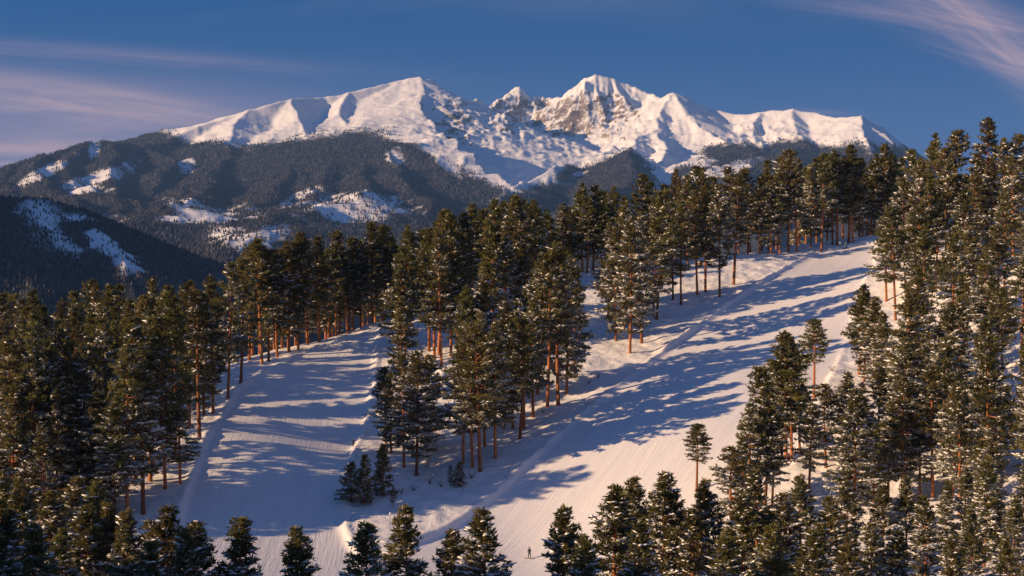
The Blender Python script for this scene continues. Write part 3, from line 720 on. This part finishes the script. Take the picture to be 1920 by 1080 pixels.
# along the edge of the left piste
for a in ((425,495,752,'snowy'),(372,548,828,'tall'),(352,530,800,'olive'),(306,600,918,'tall'),(335,738,910,'snowy'),(265,650,963,'snowy'),(234,655,970,'tall'),
          (205,600,935,'snowy'),(160,650,952,'snowy'),(128,610,940,'snowy'),(95,660,955,'snowy'),(58,625,962,'tall'),(45,600,945,'snowy'),(12,640,958,'tall'),
          (398,520,775,'olive'),(448,488,722,'olive'),(285,590,885,'snowy'),(325,560,860,'olive'),(250,600,910,'snowy')): T(*a, 'left edge')
for a in ((100,715,968,'bushy'),(140,705,958,'bushy'),(182,715,962,'bushy'),(20,740,972,'bushy'),(78,800,985,'bushy'),(210,760,975,'snowy'),(0,850,1000,'bushy')): T(*a, 'left edge')
# inside the left forest, rows going back
def skyl(px): return np.interp(px, [-60,0,40,100,140,170,240,280,320,340,370,410,450,485], [545,540,552,535,520,505,510,500,470,480,500,475,485,455])
for ry, sp in ((905,44),(868,42),(832,40),(798,36),(768,34),(742,31)):
    x = -50 + random.random() * 20
    lim = np.interp(ry, [690,740,790,850,910], [455,415,385,330,290])
    while x < lim:
        f = ry + random.uniform(-14, 14)
        if clear(x, f, 17):
            d = base_hit(x, f)
            if d:
                hpx = random.uniform(19.5, 25.0) * F / d
                top = max(f - hpx, skyl(x) + random.uniform(-6, 26))
                T(x, top, f, random.choice(['olive', 'olive', 'snowy', 'tall'] if ry < 800 else ['olive', 'snowy', 'snowy', 'tall']), 'left forest')
        x += sp * random.uniform(.75, 1.3)
# behind the top edge of the left piste
tops = [(485,452),(503,470),(520,470),(540,455),(555,440),(575,452),(598,445),(615,470),(632,435),(648,470),(660,446),(680,452),(702,420),(722,424),(742,450),(765,425),(785,432)]
for i, (x, t) in enumerate(tops):
    crest = np.interp(x, [470,560,640,715,800], [690,655,628,606,600])
    T(x + random.uniform(-5, 5), t, crest - random.uniform(1, 5), 'tall' if i % 3 else 'olive', 'left crest')
for i in range(24):
    x = 462 + i * 13.5 + random.uniform(-4, 4); dd = random.uniform(8, 42)
    crest = np.interp(x, [470,560,640,715,800], [690,655,628,606,600]); d = base_hit(x, crest + 4) + dd
    sky = np.interp(x, [p[0] for p in tops], [p[1] for p in tops]); T(x, sky + random.uniform(8, 42), None, random.choice(['tall', 'olive']), 'left crest back', d)
for a in ((657,870,944,'young'),(681,858,950,'young'),(716,838,934,'young'),(692,905,950,'young'),(736,915,958,'young'),(860,868,916,'young'),(844,880,912,'young'),(1163,.0,0,'x')):
    if a[3] != 'x': T(*a, 'saplings')
# the island of trees between the two pistes
for a in ((757,468,688,'tall'),(745,500,695,'tall'),(778,662,893,'snowy'),(756,668,880,'snowy'),(804,668,850,'snowy'),(733,700,850,'snowy'),(722,690,838,'tall'),(746,560,800,'tall'),
          (803,430,658,'olive'),(814,470,672,'tall'),(822,398,664,'olive'),(827,440,686,'tall'),(838,480,658,'tall'),(846,405,667,'olive'),(858,445,659,'olive'),
          (921,430,616,'olive'),(926,376,612,'olive'),(968,371,624,'tall'),(976,460,632,'olive'),(1002,378,600,'olive'),(950,440,640,'snowy'),
          (886,600,880,'snowy'),(900,612,890,'tall'),(868,628,872,'snowy'),(929,605,864,'snowy'),(908,590,840,'snowy'),(878,540,780,'olive'),(915,520,770,'snowy'),
          (974,600,824,'tall'),(963,590,803,'snowy'),(982,605,803,'tall'),(1000,560,780,'snowy'),(946,570,800,'snowy'),
          (1027,478,762,'tall'),(1047,458,756,'tall'),(1062,480,735,'snowy'),(1078,500,705,'snowy'),(1010,500,735,'snowy'),(1030,520,700,'snowy'),
          (1180,412,664,'snowy'),(1204,400,645,'snowy'),(1155,430,640,'snowy'),(1232,360,600,'tall'),(1226,400,596,'tall'),(1277,385,573,'tall'),(1300,352,540,'tall'),(1308,365,553,'tall'),(1322,350,546,'olive'),
          (1340,396,537,'snowy'),(1350,352,558,'snowy'),(1376,330,533,'tall'),(1262,380,560,'olive'),(1215,370,575,'olive'),(1165,390,585,'snowy'),(1250,345,545,'olive'),(1140,420,600,'snowy'),(1195,385,620,'snowy')): T(*a, 'island')
# along the top of the ridge
rt = [(820,420),(838,398),(868,400),(885,384),(905,395),(945,382),(966,371),(988,385),(1006,380),(1030,395),(1052,382),(1072,390),(1092,346),(1112,350),(1132,362),(1150,352),(1170,372),(1202,330),(1222,345),(1245,350),(1266,320),(1285,330),(1306,316),(1320,318),(1335,335),(1365,316),(1385,335),(1408,318),(1428,330),(1442,302),(1462,300)]
for i, (x, t) in enumerate(rt):
    crest = np.interp(x, [800,900,1000,1100,1200,1300,1400,1470], [604,585,555,510,500,490,480,474])
    d = base_hit(x, crest + 6); d = (d or 400) + random.uniform(4, 26); T(x, t, None, ('olive', 'tall', 'olive')[i % 3], 'ridge back', d)
for a in ((1100,372,512,'tall'),(1114,380,510,'tall'),(1128,385,509,'tall'),(1290,345,500,'tall'),(1402,345,479,'tall'),(1424,352,478,'tall'),(1445,340,476,'snowy'),(1462,320,475,'tall'),(1478,283,473,'tall'),(1494,330,472,'tall'),
          (1540,290,470,'tall'),(1561,285,460,'tall'),(1569,300,461,'tall'),(1591,274,456,'olive'),(1600,300,455,'tall'),(1617,330,444,'tall'),(1652,272,431,'tall'),(1640,290,436,'tall'),(1672,290,428,'olive'),(1518,310,462,'snowy'),(1632,300,432,'olive')): T(*a, 'ridge')
for x, t in ((1455,330),(1500,300),(1512,318),(1530,300),(1550,320),(1580,300),(1612,300),(1625,318),(1660,300),(1690,300)):
    T(x, t, None, random.choice(['tall', 'snowy']), 'ridge back', 425 + random.uniform(5, 35))
# right of the right piste
for a in ((1680,392,601,'tall'),(1663,405,560,'snowy'),(1719,300,552,'snowy'),(1725,385,590,'tall'),(1700,335,540,'tall'),(1710,283,500,'snowy'),(1749,253,470,'olive'),(1803,248,470,'tall'),(1852,224,455,'tall'),(1832,290,470,'snowy'),(1880,262,460,'snowy'),(1908,255,450,'tall'),
          (1772,300,500,'snowy'),(1740,330,510,'olive'),(1780,280,480,'tall'),(1825,330,520,'tall'),(1860,300,500,'snowy'),(1900,300,500,'snowy'),(1930,270,470,'tall'),
          (1622,535,716,'olive'),(1612,545,700,'tall'),(1655,588,762,'snowy'),(1640,560,740,'snowy'),(1528,600,742,'tall'),(1477,626,862,'tall'),(1487,640,861,'tall'),(1502,690,850,'snowy'),(1468,660,858,'snowy'),(1424,692,948,'tall'),(1436,720,950,'tall'),
          (1552,722,876,'snowy'),(1308,797,918,'tall'),(1394,822,985,'snowy'),(1410,760,970,'snowy'),(1604,735,990,'snowy'),(1668,755,944,'snowy'),(1730,790,935,'snowy'),(1754,690,928,'tall'),(1790,720,930,'snowy'),(1805,760,965,'snowy'),
          (1848,830,985,'snowy'),(1870,815,1000,'snowy'),(1650,690,830,'snowy'),(1620,720,860,'snowy'),(1590,700,850,'snowy'),(1640,800,960,'snowy'),(1700,720,900,'snowy'),(1520,760,930,'snowy'),(1450,780,960,'snowy'),(1375,840,1010,'snowy')): T(*a, 'right slope')
for ry, sp in ((540,34),(580,36),(620,36),(660,38),(705,38),(750,40),(800,42),(850,44),(900,48),(950,50)):
    x = np.interp(ry, [500,560,620,700,780,860,950], [1745,1740,1722,1715,1705,1690,1680]) + random.uniform(0, 20)
    while x < 1965:
        f = ry + random.uniform(-14, 14)
        if clear(x, f, 26) and random.random() < .92:
            d = base_hit(x, f)
            if d: T(x, f - random.uniform(16, 23.5) * F / d, f, random.choice(['snowy', 'snowy', 'tall']), 'right forest')
        x += sp * random.uniform(1.35, 2.1)
# tree tops close below the viewpoint
for x, t, d in ((35,905,178),(90,925,172),(132,900,185),(185,905,182),(-12,900,180),(275,985,165),(12,960,150),(62,985,140),(110,1000,165),(150,952,170),(205,948,172),(238,962,160),(305,955,158),(345,1000,140),(362,985,150),(452,976,150),(563,996,150),(688,985,140),(765,958,150),(848,1000,150),(920,960,148),
                (1060,955,150),(1100,1010,140),(1152,915,162),(1196,898,178),(1246,890,172),(1200,985,140),(1330,905,175),(1300,960,150),(1392,930,165),(1360,1000,140),(1480,930,165),(1440,985,145),(1560,938,165),(1525,1000,140),(1640,985,150),(1600,1010,135),(1690,1000,150),(1740,935,165),(1790,1010,140),(1850,860,178),(1905,940,160),(1890,1010,140),(1830,960,150),(-10,1010,140),(270,1020,135),(1270,935,172),(1425,885,188),(1505,895,185),(1592,905,190),(1662,915,186),(1705,895,192),(1780,905,186),(1812,880,194),(1872,920,178),(1922,885,188),(1545,985,160),(1450,960,165)):
    T(x, t, None, 'near', 'foreground', d)

# pines hardly seen behind the others: they stand in one joined stand of trees
INNER = set([16, 29, 45, 70, 78, 81, 105, 106, 107, 108, 109, 110, 111, 112, 113, 114, 116, 117, 118, 120, 121, 123, 124, 125, 126, 127, 131, 132, 134, 192, 193, 197, 198, 199, 206, 208, 211, 214, 216, 218, 222, 238, 244, 246, 247, 248, 250, 251, 252, 253, 272, 294, 326, 339])
DROP = set([26, 27, 28, 30, 31, 32, 34, 35, 37, 38, 40, 41, 42, 43, 44, 50, 51, 53, 57, 58, 60, 69, 71, 73, 74, 77, 80, 82, 84, 85, 86, 147, 173, 180, 183, 187, 189, 191, 308, 320])
ROWS = []
def plant():
    pos = []
    for (px, top, foot, d, kind, region) in TREES:
        if d is None: d = base_hit(px, foot)
        if d is None: continue
        pos.append(((px - CX) / F * d, d, px, top, kind, region))
    XY = np.array([(p[0], p[1]) for p in pos]); Zg, _ = relief(XY[:, 0], XY[:, 1])
    rs = random.Random(5); stand = []
    for i, ((x, d, px, top, kind, region), zg) in enumerate(zip(pos, Zg)):
        h = min(max((YH - top) / F * d - zg, 3.0), 30.0)
        vs = [v for (k, v) in KIND if k == kind]; v = vs[rs.randrange(len(vs))]
        H, (tm, cm, sm) = KIND[kind, v]
        s = h / H
        wd = s ** .55 * rs.uniform(.86, 1.12) if kind not in ('near', 'young') else s * rs.uniform(.95, 1.1)
        rot = (rs.gauss(0, .018), rs.gauss(0, .018), rs.uniform(0, 6.28))
        if i in DROP: continue
        if i in INNER:
            stand.append((x, d, zg, wd * H / 20.0, h / 20.0, rot[2], i)); continue
        e = bpy.data.objects.new('pine_tree', None); COL.objects.link(e)
        e.location = (x, d, zg); e.scale = (wd, wd, s); e.rotation_euler = rot; e.empty_display_size = .5
        link('trunk', tm, e); link('crown', cm, e, kind='stuff'); link('snow', sm, e, kind='stuff')
        ROWS.append((e, region, px, top, d, h, kind, i))
    # the joined stand
    base = [pine(700 + q, 20.0, (.22, .34, .16)[q], 3.5, .7, 1.25, .95, 1.7, limbs=False, peak=.2, top=.68, ps=1.3, B=7) for q in range(3)]
    parts = {0: [], 1: [], 2: []}
    cache = []
    for ms in base:
        row = []
        for me in ms:
            v = np.empty(len(me.vertices) * 3, np.float32); me.vertices.foreach_get('co', v)
            li = np.empty(len(me.loops), np.int32); me.loops.foreach_get('vertex_index', li)
            lt = np.empty(len(me.polygons), np.int32); me.polygons.foreach_get('loop_total', lt)
            mi = np.empty(len(me.polygons), np.int32); me.polygons.foreach_get('material_index', mi)
            row.append((v.reshape(-1, 3), li, lt, mi))
        cache.append(row)
    VV, LL, TT, MM = [], [], [], []; off = 0
    for (x, y, z, sw, sh, r, i) in stand:
        c, s = math.cos(r), math.sin(r)
        for j, (v, li, lt, mi) in enumerate(cache[i % 3]):
            VV.append(np.c_[x + sw * (v[:, 0] * c - v[:, 1] * s), y + sw * (v[:, 0] * s + v[:, 1] * c), z + sh * v[:, 2]])
            LL.append(li + off); TT.append(lt); MM.append(mi + (0, 1, 3)[j]); off += len(v)
    if stand:
        me = mesh_from('packed_pines', np.vstack(VV), np.concatenate(LL), np.concatenate(TT), [M_BARK, M_NEEDLE, M_FROST, M_SNOW], midx=np.concatenate(MM))
        link('packed_pines', me, kind='stuff', label='tightly packed pines deeper in the forest, half hidden by the others')
plant()

# ---- labels: what each pine looks like, where it stands, its place in that row
LOOK = {'tall': 'bare-trunked pine', 'snowy': 'snow-laden pine', 'olive': 'olive-green pine', 'bushy': 'full-skirted pine', 'young': 'small young pine', 'near': 'frosted treetop'}
PLACE = {   # region: (group, where, counted from)
    'left edge': ('pines on the near rim of the shaded piste', 'on the near rim of the shaded piste', 'from the frame edge'),
    'left forest': ('pines inside the forest beside the shaded piste', 'inside the dense forest beside the shaded piste', 'from the frame edge'),
    'left crest': ('pines along the crest above the shaded piste', 'along the crest topping the shaded piste', 'from the dark hill'),
    'left crest back': ('pines behind the crest above the shaded piste', 'behind the crest of the shaded piste', 'from the dark hill'),
    'saplings': ('young pines at the tip of the tree island', 'at the low tip of the tree island', 'from the shaded piste'),
    'island': ('pines in the tree island between the pistes', 'in the island between both pistes', 'from the shaded piste'),
    'ridge back': ('pines behind the ridge-top row', 'behind the ridge-top row under the snow peaks', 'from the shaded piste'),
    'ridge': ('pines in the ridge-top row', 'in the ridge-top row above the wide piste', 'from the tree island'),
    'right slope': ('pines on the far bank of the wide piste', 'on the far bank of the wide piste', 'from the piste edge'),
    'right forest': ('pines deep in the snowy forest on the far bank', 'deep in the far bank forest', 'from the wide piste'),
    'foreground': ('dark treetops below the viewpoint', 'among treetops lining the bottom of the view', 'from the dark corner'),
}
ONES = 'zeroth first second third fourth fifth sixth seventh eighth ninth tenth eleventh twelfth thirteenth fourteenth fifteenth sixteenth seventeenth eighteenth nineteenth'.split()
TENS = {2: ('twentieth', 'twenty'), 3: ('thirtieth', 'thirty'), 4: ('fortieth', 'forty'), 5: ('fiftieth', 'fifty')}
def ordinal(n):
    if n < 20: return ONES[n]
    return TENS[n // 10][0] if n % 10 == 0 else TENS[n // 10][1] + '-' + ONES[n % 10]
def label_pines():
    by = {}
    for r in ROWS: by.setdefault((r[1], r[6]), []).append(r)
    for (region, kind), rs_ in by.items():
        g, where, frm = PLACE[region]; rs_.sort(key=lambda r: r[2])
        for n, r in enumerate(rs_):
            e = r[0]; e['category'] = 'tree'; e['group'] = g
            e['label'] = f'{LOOK[kind]} {where}, {ordinal(n + 1)} {frm}' if len(rs_) > 1 else f'only {LOOK[kind]} {where}'
label_pines()

# ---------------------------------------------------------------- people on the snow
def cloth(name, col): return mat_flat(name, col, 0.75, 0.2, 6.0)
def make_person(px, foot, d, height, yaw, jacket, trousers, hat, label, stance=0.16, arms=((.26, .05, 1.02), (-.26, .05, 1.02)), lean=0.0, crouch=0.0, pack=None):
    x = (px - CX) / F * d; z = ground(x, d) + 0.02
    root = bpy.data.objects.new('person', None); COL.objects.link(root)
    root.location = (x, d, z); root.rotation_euler = (0, 0, yaw); root.scale = (height / 1.78,) * 3
    root['label'] = label; root['category'] = 'person'
    hz = .94 - crouch
    V = [(0, 0, hz), (0, .02 + lean * .3, 1.16 - crouch), (0, .02 + lean * .7, 1.38 - crouch), (0, .02 + lean, 1.50 - crouch), (0, .04 + lean, 1.60 - crouch), (0, .03 + lean, 1.74 - crouch)]
    R = [.150, .145, .165, .062, .095, .075]
    E = [(0, 1), (1, 2), (2, 3), (3, 4), (4, 5)]
    for sgn, arm in ((1, arms[0]), (-1, arms[1])):
        i = len(V)
        V += [(.09 * sgn, 0, hz - .06), (stance * .75 * sgn, .06 + crouch * .6, .50 - crouch * .2), (stance * sgn, -.02, .10), (stance * sgn, .14, .05)]
        R += [.115, .078, .058, .05]; E += [(0, i), (i, i + 1), (i + 1, i + 2), (i + 2, i + 3)]
        j = len(V); sx = .20 * sgn
        el = ((sx + arm[0]) / 2 + .06 * sgn, arm[1] * .4 - .03, (1.42 + arm[2]) / 2 - crouch)
        V += [(sx, .02 + lean * .7, 1.42 - crouch), el, (arm[0], arm[1], arm[2] - crouch), (arm[0], arm[1] + .07, arm[2] - .06 - crouch)]
        R += [.075, .060, .045, .042]; E += [(2, j), (j, j + 1), (j + 1, j + 2), (j + 2, j + 3)]
    me = bpy.data.meshes.new('person_body'); me.from_pydata(V, E, []); o = bpy.data.objects.new('body', me); COL.objects.link(o)
    sk = o.modifiers.new('skin', 'SKIN'); sk.use_smooth_shade = True
    for k, sv in enumerate(me.skin_vertices[0].data): sv.radius = (R[k], R[k]); sv.use_root = (k == 0)
    sb = o.modifiers.new('sub', 'SUBSURF'); sb.levels = 1; sb.render_levels = 1
    dg = bpy.context.evaluated_depsgraph_get(); new = bpy.data.meshes.new_from_object(o.evaluated_get(dg))
    o.modifiers.clear(); o.data = new; new.materials.clear()
    for m_ in (cloth('jacket_cloth', jacket), cloth('trouser_cloth', trousers), mat_flat('skin', (.42, .26, .19), .6, .05), mat_flat('boot', (.03, .03, .035), .6, .2)): new.materials.append(m_)
    for p in new.polygons:
        c = p.center; p.use_smooth = True
        p.material_index = 3 if c.z < .16 else 1 if c.z < hz - .02 and abs(c.x) < .24 else 2 if c.z > 1.52 - crouch else 0
    o.parent = root
    hb = MB(); cz = 1.69 - crouch; cy = .03 + lean   # hat covers the upper half of the head
    hb.tube([(0, cy, cz - .02), (0, cy, cz + .05), (0, cy, cz + .11), (0, cy, cz + .135)], [.112, .115, .085, .03], 10)
    link('hat', hb.mesh('hat', cloth('hat_cloth', hat)), root)
    fb = MB(); fb.tube([(0, cy + .095, cz - .06), (0, cy + .125, cz - .075)], [.014, .018], 6); link('nose', fb.mesh('nose', new.materials[2]), root)
    gb = MB(); gb.tube([(-.085, cy + .075, cz - .02), (0, cy + .115, cz - .02), (.085, cy + .075, cz - .02)], [.026, .034, .026], 8); link('goggles', gb.mesh('goggles', mat_flat('goggle_lens', (.04, .03, .02), .15, .1)), root)
    if pack:
        pb = MB(); pb.tube([(0, -.17 + lean * .4, 1.02 - crouch), (0, -.2 + lean * .5, 1.2 - crouch), (0, -.17 + lean * .6, 1.42 - crouch)], [.12, .155, .10], 8)
        link('backpack', pb.mesh('backpack', cloth('pack_cloth', pack)), root)
    return root, (x, d, z)
def board(name, loc, yaw, length, width, col, label, cat, tilt=0.0):
    mb = MB(); n = 12; top = []; bot = []
    for i in range(n + 1):
        t = i / n * 2 - 1; y = t * length / 2; w = width / 2 * (1 - max(0, (abs(t) - .82) / .18) ** 2 * .9) * (1 - .12 * (1 - t * t)); zz = .01 + max(0, abs(t) - .8) ** 1.5 * 1.1
        top += [(-w, y, zz + .018), (w, y, zz + .018)]; bot += [(-w, y, zz), (w, y, zz)]
    V = top + bot; o = len(top); fs = []
    for i in range(n):
        a = 2 * i; fs += [(a, a + 1, a + 3, a + 2), (o + a + 2, o + a + 3, o + a + 1, o + a), (a, a + 2, o + a + 2, o + a), (a + 3, a + 1, o + a + 1, o + a + 3)]
    fs += [(1, 0, o, o + 1), (2 * n, 2 * n + 1, o + 2 * n + 1, o + 2 * n)]
    mb.add(V, fs)
    ob = link(name, mb.mesh(name, mat_flat(name + '_top', col, .35, .15), False), None, label=label, category=cat)
    ob.location = loc; ob.rotation_euler = (0, tilt, yaw); return ob
def slope_tilt(x, y, yaw, e=.8):
    c, s = math.cos(yaw), math.sin(yaw); f = math.atan2(ground(x - s * e, y + c * e) - ground(x + s * e, y - c * e), 2 * e); r = math.atan2(ground(x + c * e, y + s * e) - ground(x - c * e, y - s * e), 2 * e)
    return f, -r
def build_people():
    # snowboarder low on the wide piste
    d = base_hit(992, 1046); yaw = math.radians(160)
    r, (x, y, z) = make_person(993, 1046, d, 1.72, yaw, (.010, .018, .012), (.010, .010, .012), (.012, .012, .012), 'snowboarder in dark green jacket and black trousers standing on the wide piste', stance=.20, arms=((.19, .16, 1.02), (-.19, .14, 1.04)))
    b = board('snowboard', (x, y, z - .03), yaw + math.pi / 2, 1.6, .28, (.30, .21, .07), 'yellowish snowboard with a dark tip under the dark clothed snowboarder', 'snowboard')
    f, t = slope_tilt(x, y, yaw + math.pi / 2); b.rotation_euler = (f, t, yaw + math.pi / 2)
    # skier at the rim of the narrow piste
    d = base_hit(661, 838); yaw = math.radians(200)
    r, (x, y, z) = make_person(661, 838, d, 1.45, yaw, (.02, .024, .028), (.015, .018, .022), (.02, .02, .02), 'small skier in black clothes gliding down the rim of the shaded piste', stance=.11, arms=((.24, .22, 1.0), (-.24, .22, 1.0)), lean=.10, crouch=.06)
    for s in (-1, 1):
        a = x + s * .10 * math.cos(yaw); c = y + s * .10 * math.sin(yaw)
        f, t = slope_tilt(a, c, yaw)
        k = board('ski', (a, c, z - .03), yaw, 1.55, .085, (.05, .06, .08), f'dark ski under the small black clothed skier, on the {"island" if s < 0 else "forest"} side', 'ski'); k['group'] = 'pair of skis'; k.rotation_euler = (f, t, yaw)
    # two people at the top of the wide piste
    for px, ft, h, yaw, jk, tr, lab, pk in ((1575, 463, 1.78, 2.7, (.24, .32, .38), (.30, .36, .40), 'person in pale blue jacket and pale trousers under the pines at the ridge top', (.16, .22, .27)),
                                         (1586, 463, 1.72, 3.4, (.13, .18, .22), (.02, .022, .03), 'person in grey blue jacket and dark trousers beside the pale blue figure', None)):
        d = base_hit(px, ft); make_person(px, ft, d, h, yaw, jk, tr, (.5, .52, .55) if pk is None else (.2, .25, .3), lab, pack=pk)
build_people()

# ---------------------------------------------------------------- shrubs, posts
def shrub(px, foot, h, w, seed, label, snowy=.5, group='bare shrubs at the foot of the tree island'):
    d = base_hit(px, foot); x = (px - CX) / F * d; z = ground(x, d); rs = np.random.RandomState(seed)
    root = bpy.data.objects.new('shrub', None); COL.objects.link(root); root.location = (x, d, z); root['label'] = label; root['category'] = 'shrub'; root['group'] = group
    tb = MB(); pads = MB()
    for i in range(16):
        a = rs.rand() * 6.28; l = h * rs.uniform(.55, 1.05); sp = w * rs.uniform(.15, .55)
        p1 = np.array([math.cos(a) * sp * .4, math.sin(a) * sp * .4, l * .5]); p2 = np.array([math.cos(a) * sp, math.sin(a) * sp, l])
        tb.tube([(0, 0, -.1), p1, p2], [.022, .015, .006], 4)
        for q in range(5):
            s = rs.uniform(.3, .95); b0 = p1 * (1 - s) + p2 * s; e = b0 + rs.normal(0, .16 * h * .6, 3) + np.array([0, 0, .10 * h]); tb.tube([b0, e], [.010, .004], 3)
            if rs.rand() < snowy: pads.tube([b0 * .5 + e * .5, e + np.array([0, 0, .02])], [.05 * rs.uniform(.6, 1.3), .03], 5)
    link('branches', tb.mesh('shrub_branches', M_TWIG), root, kind='stuff')
    if pads.n: link('snow', pads.mesh('shrub_snow', M_SNOW), root, kind='stuff')
M_TWIG = mat_flat('twig', (.13, .10, .075), .85, .3)
for i, (px, ft, h, w, lab) in enumerate((
    (805, 912, 2.0, 2.2, 'grey leafless shrub under the front trunks of the tree island'),
    (826, 918, 1.5, 2.6, 'broad low brown shrub downhill of the leafless grey one'),
    (775, 922, 1.1, 2.2, 'low snow-covered shrub on the open rim below the island pines'),
    (752, 930, .9, 2.0, 'small dark shrub beside the snow-capped post'),
    (884, 900, 1.4, 1.8, 'thin shrub on the slope edge near the last island trunk'),
    (800, 880, 2.6, 1.6, 'tall thin leafless shrub between the two front island trunks'),
    (1104, 718, 1.3, 1.6, 'twiggy shrub by the groomed edge of the wide piste'),
    (1122, 708, 1.1, 1.3, 'short twiggy shrub uphill of the one by the groomed edge'),
    (1100, 640, 1.2, 1.0, 'reddish dry shrub alone in the snow above the twiggy pair'),
    (1018, 770, .9, 1.2, 'small shrub by the foot of the paired orange trunks'),
    (1690, 640, 1.2, 2.0, 'snowy shrub behind the lone bare trunk on the far bank'),
    (1562, 700, 1.0, 2.0, 'low shrub in rough snow above the sunlit far edge'))):
    shrub(px, ft, h, w, 60 + i, lab, .5, 'shrubs in the rough snow between the pines')
def ground_twigs():
    rs = np.random.RandomState(77); n = 5200
    x = rs.uniform(-105, 112, n); y = rs.uniform(215, 405, n)
    g = groomed_mask(x, y); clump = fbm(x, y, 9, 3, .6, 71)
    keep = (g < .05) & (rs.rand(n) < sstep(.46, .62, clump)); x, y = x[keep], y[keep]; z, _ = relief(x, y)
    tb = MB()
    for a, b, c in zip(x, y, z):
        for q in range(rs.randint(1, 4)):
            d_ = rs.normal(0, .28, 2); h = rs.uniform(.12, .55)
            tb.tube([(a, b, c - .05), (a + d_[0], b + d_[1], c + h)], [.022, .008], 3)
    link('ground_twigs', tb.mesh('ground_twigs', M_TWIG), None, kind='stuff', label='dry twigs and stalks poking through the rough snow')
ground_twigs()
def post(px, foot, h, label, capw):
    d = base_hit(px, foot); x = (px - CX) / F * d; z = ground(x, d)
    root = bpy.data.objects.new('marker_post', None); COL.objects.link(root); root.location = (x, d, z); root['label'] = label; root['category'] = 'post'
    tb = MB(); tb.tube([(0, 0, -.4), (0, 0, h * .5), (.02, 0, h)], [.06, .055, .05], 8); link('post', tb.mesh('marker_post', mat_flat('weathered_wood', (.16, .13, .11), .85, .25)), root)
    if capw > .3:
        cb_ = MB(); cb_.tube([(-capw * .45, 0, h - .02), (0, 0, h + .03), (capw * .55, 0, h + .34)], [.05, .05, .04], 6); link('crossbar', cb_.mesh('crossbar', mat_flat('weathered_bar', (.26, .22, .19), .85, .25)), root)
    sb = MB(); sb.tube([(-capw * .5, 0, h + .03), (-capw * .2, 0, h + .10), (capw * .2, .02, h + .24), (capw * .55, 0, h + .42)], [.05, .14, .16, .06], 8); link('snow_cap', sb.mesh('snow_cap', M_SNOW, True), root)
post(747, 968, 1.55, 'weathered post with a slanted snow-capped crossbar below the small pines', 1.2)
post(730, 990, 1.3, 'plain thin post with a small snow cap downhill of the slanted one', .14)

# ---------------------------------------------------------------- air
def build_haze():
    x0, x1, y0, y1, z0, z1 = -9500, 11500, -300, 13800, -330, 1085
    v = [(x, y, z) for z in (z0, z1) for x, y in ((x0, y0), (x1, y0), (x1, y1), (x0, y1))]
    f = [(3, 2, 1, 0), (4, 5, 6, 7), (0, 1, 5, 4), (1, 2, 6, 5), (2, 3, 7, 6), (3, 0, 4, 7)]
    me = bpy.data.meshes.new('haze'); me.from_pydata(v, [], f)
    m = bpy.data.materials.new('air'); m.use_nodes = True; N = m.node_tree.nodes; N.clear()
    o = N.new('ShaderNodeOutputMaterial'); p = N.new('ShaderNodeVolumePrincipled')
    p.inputs['Density'].default_value = HAZE; p.inputs['Color'].default_value = (0.24, 0.50, 1.0, 1); p.inputs['Anisotropy'].default_value = 0.0
    m.node_tree.links.new(p.outputs[0], o.inputs['Volume'])
    me.materials.append(m)
    link('haze', me, kind='stuff', label='thin blue mountain air', category='haze')
HAZE = 3.1e-5
build_haze()
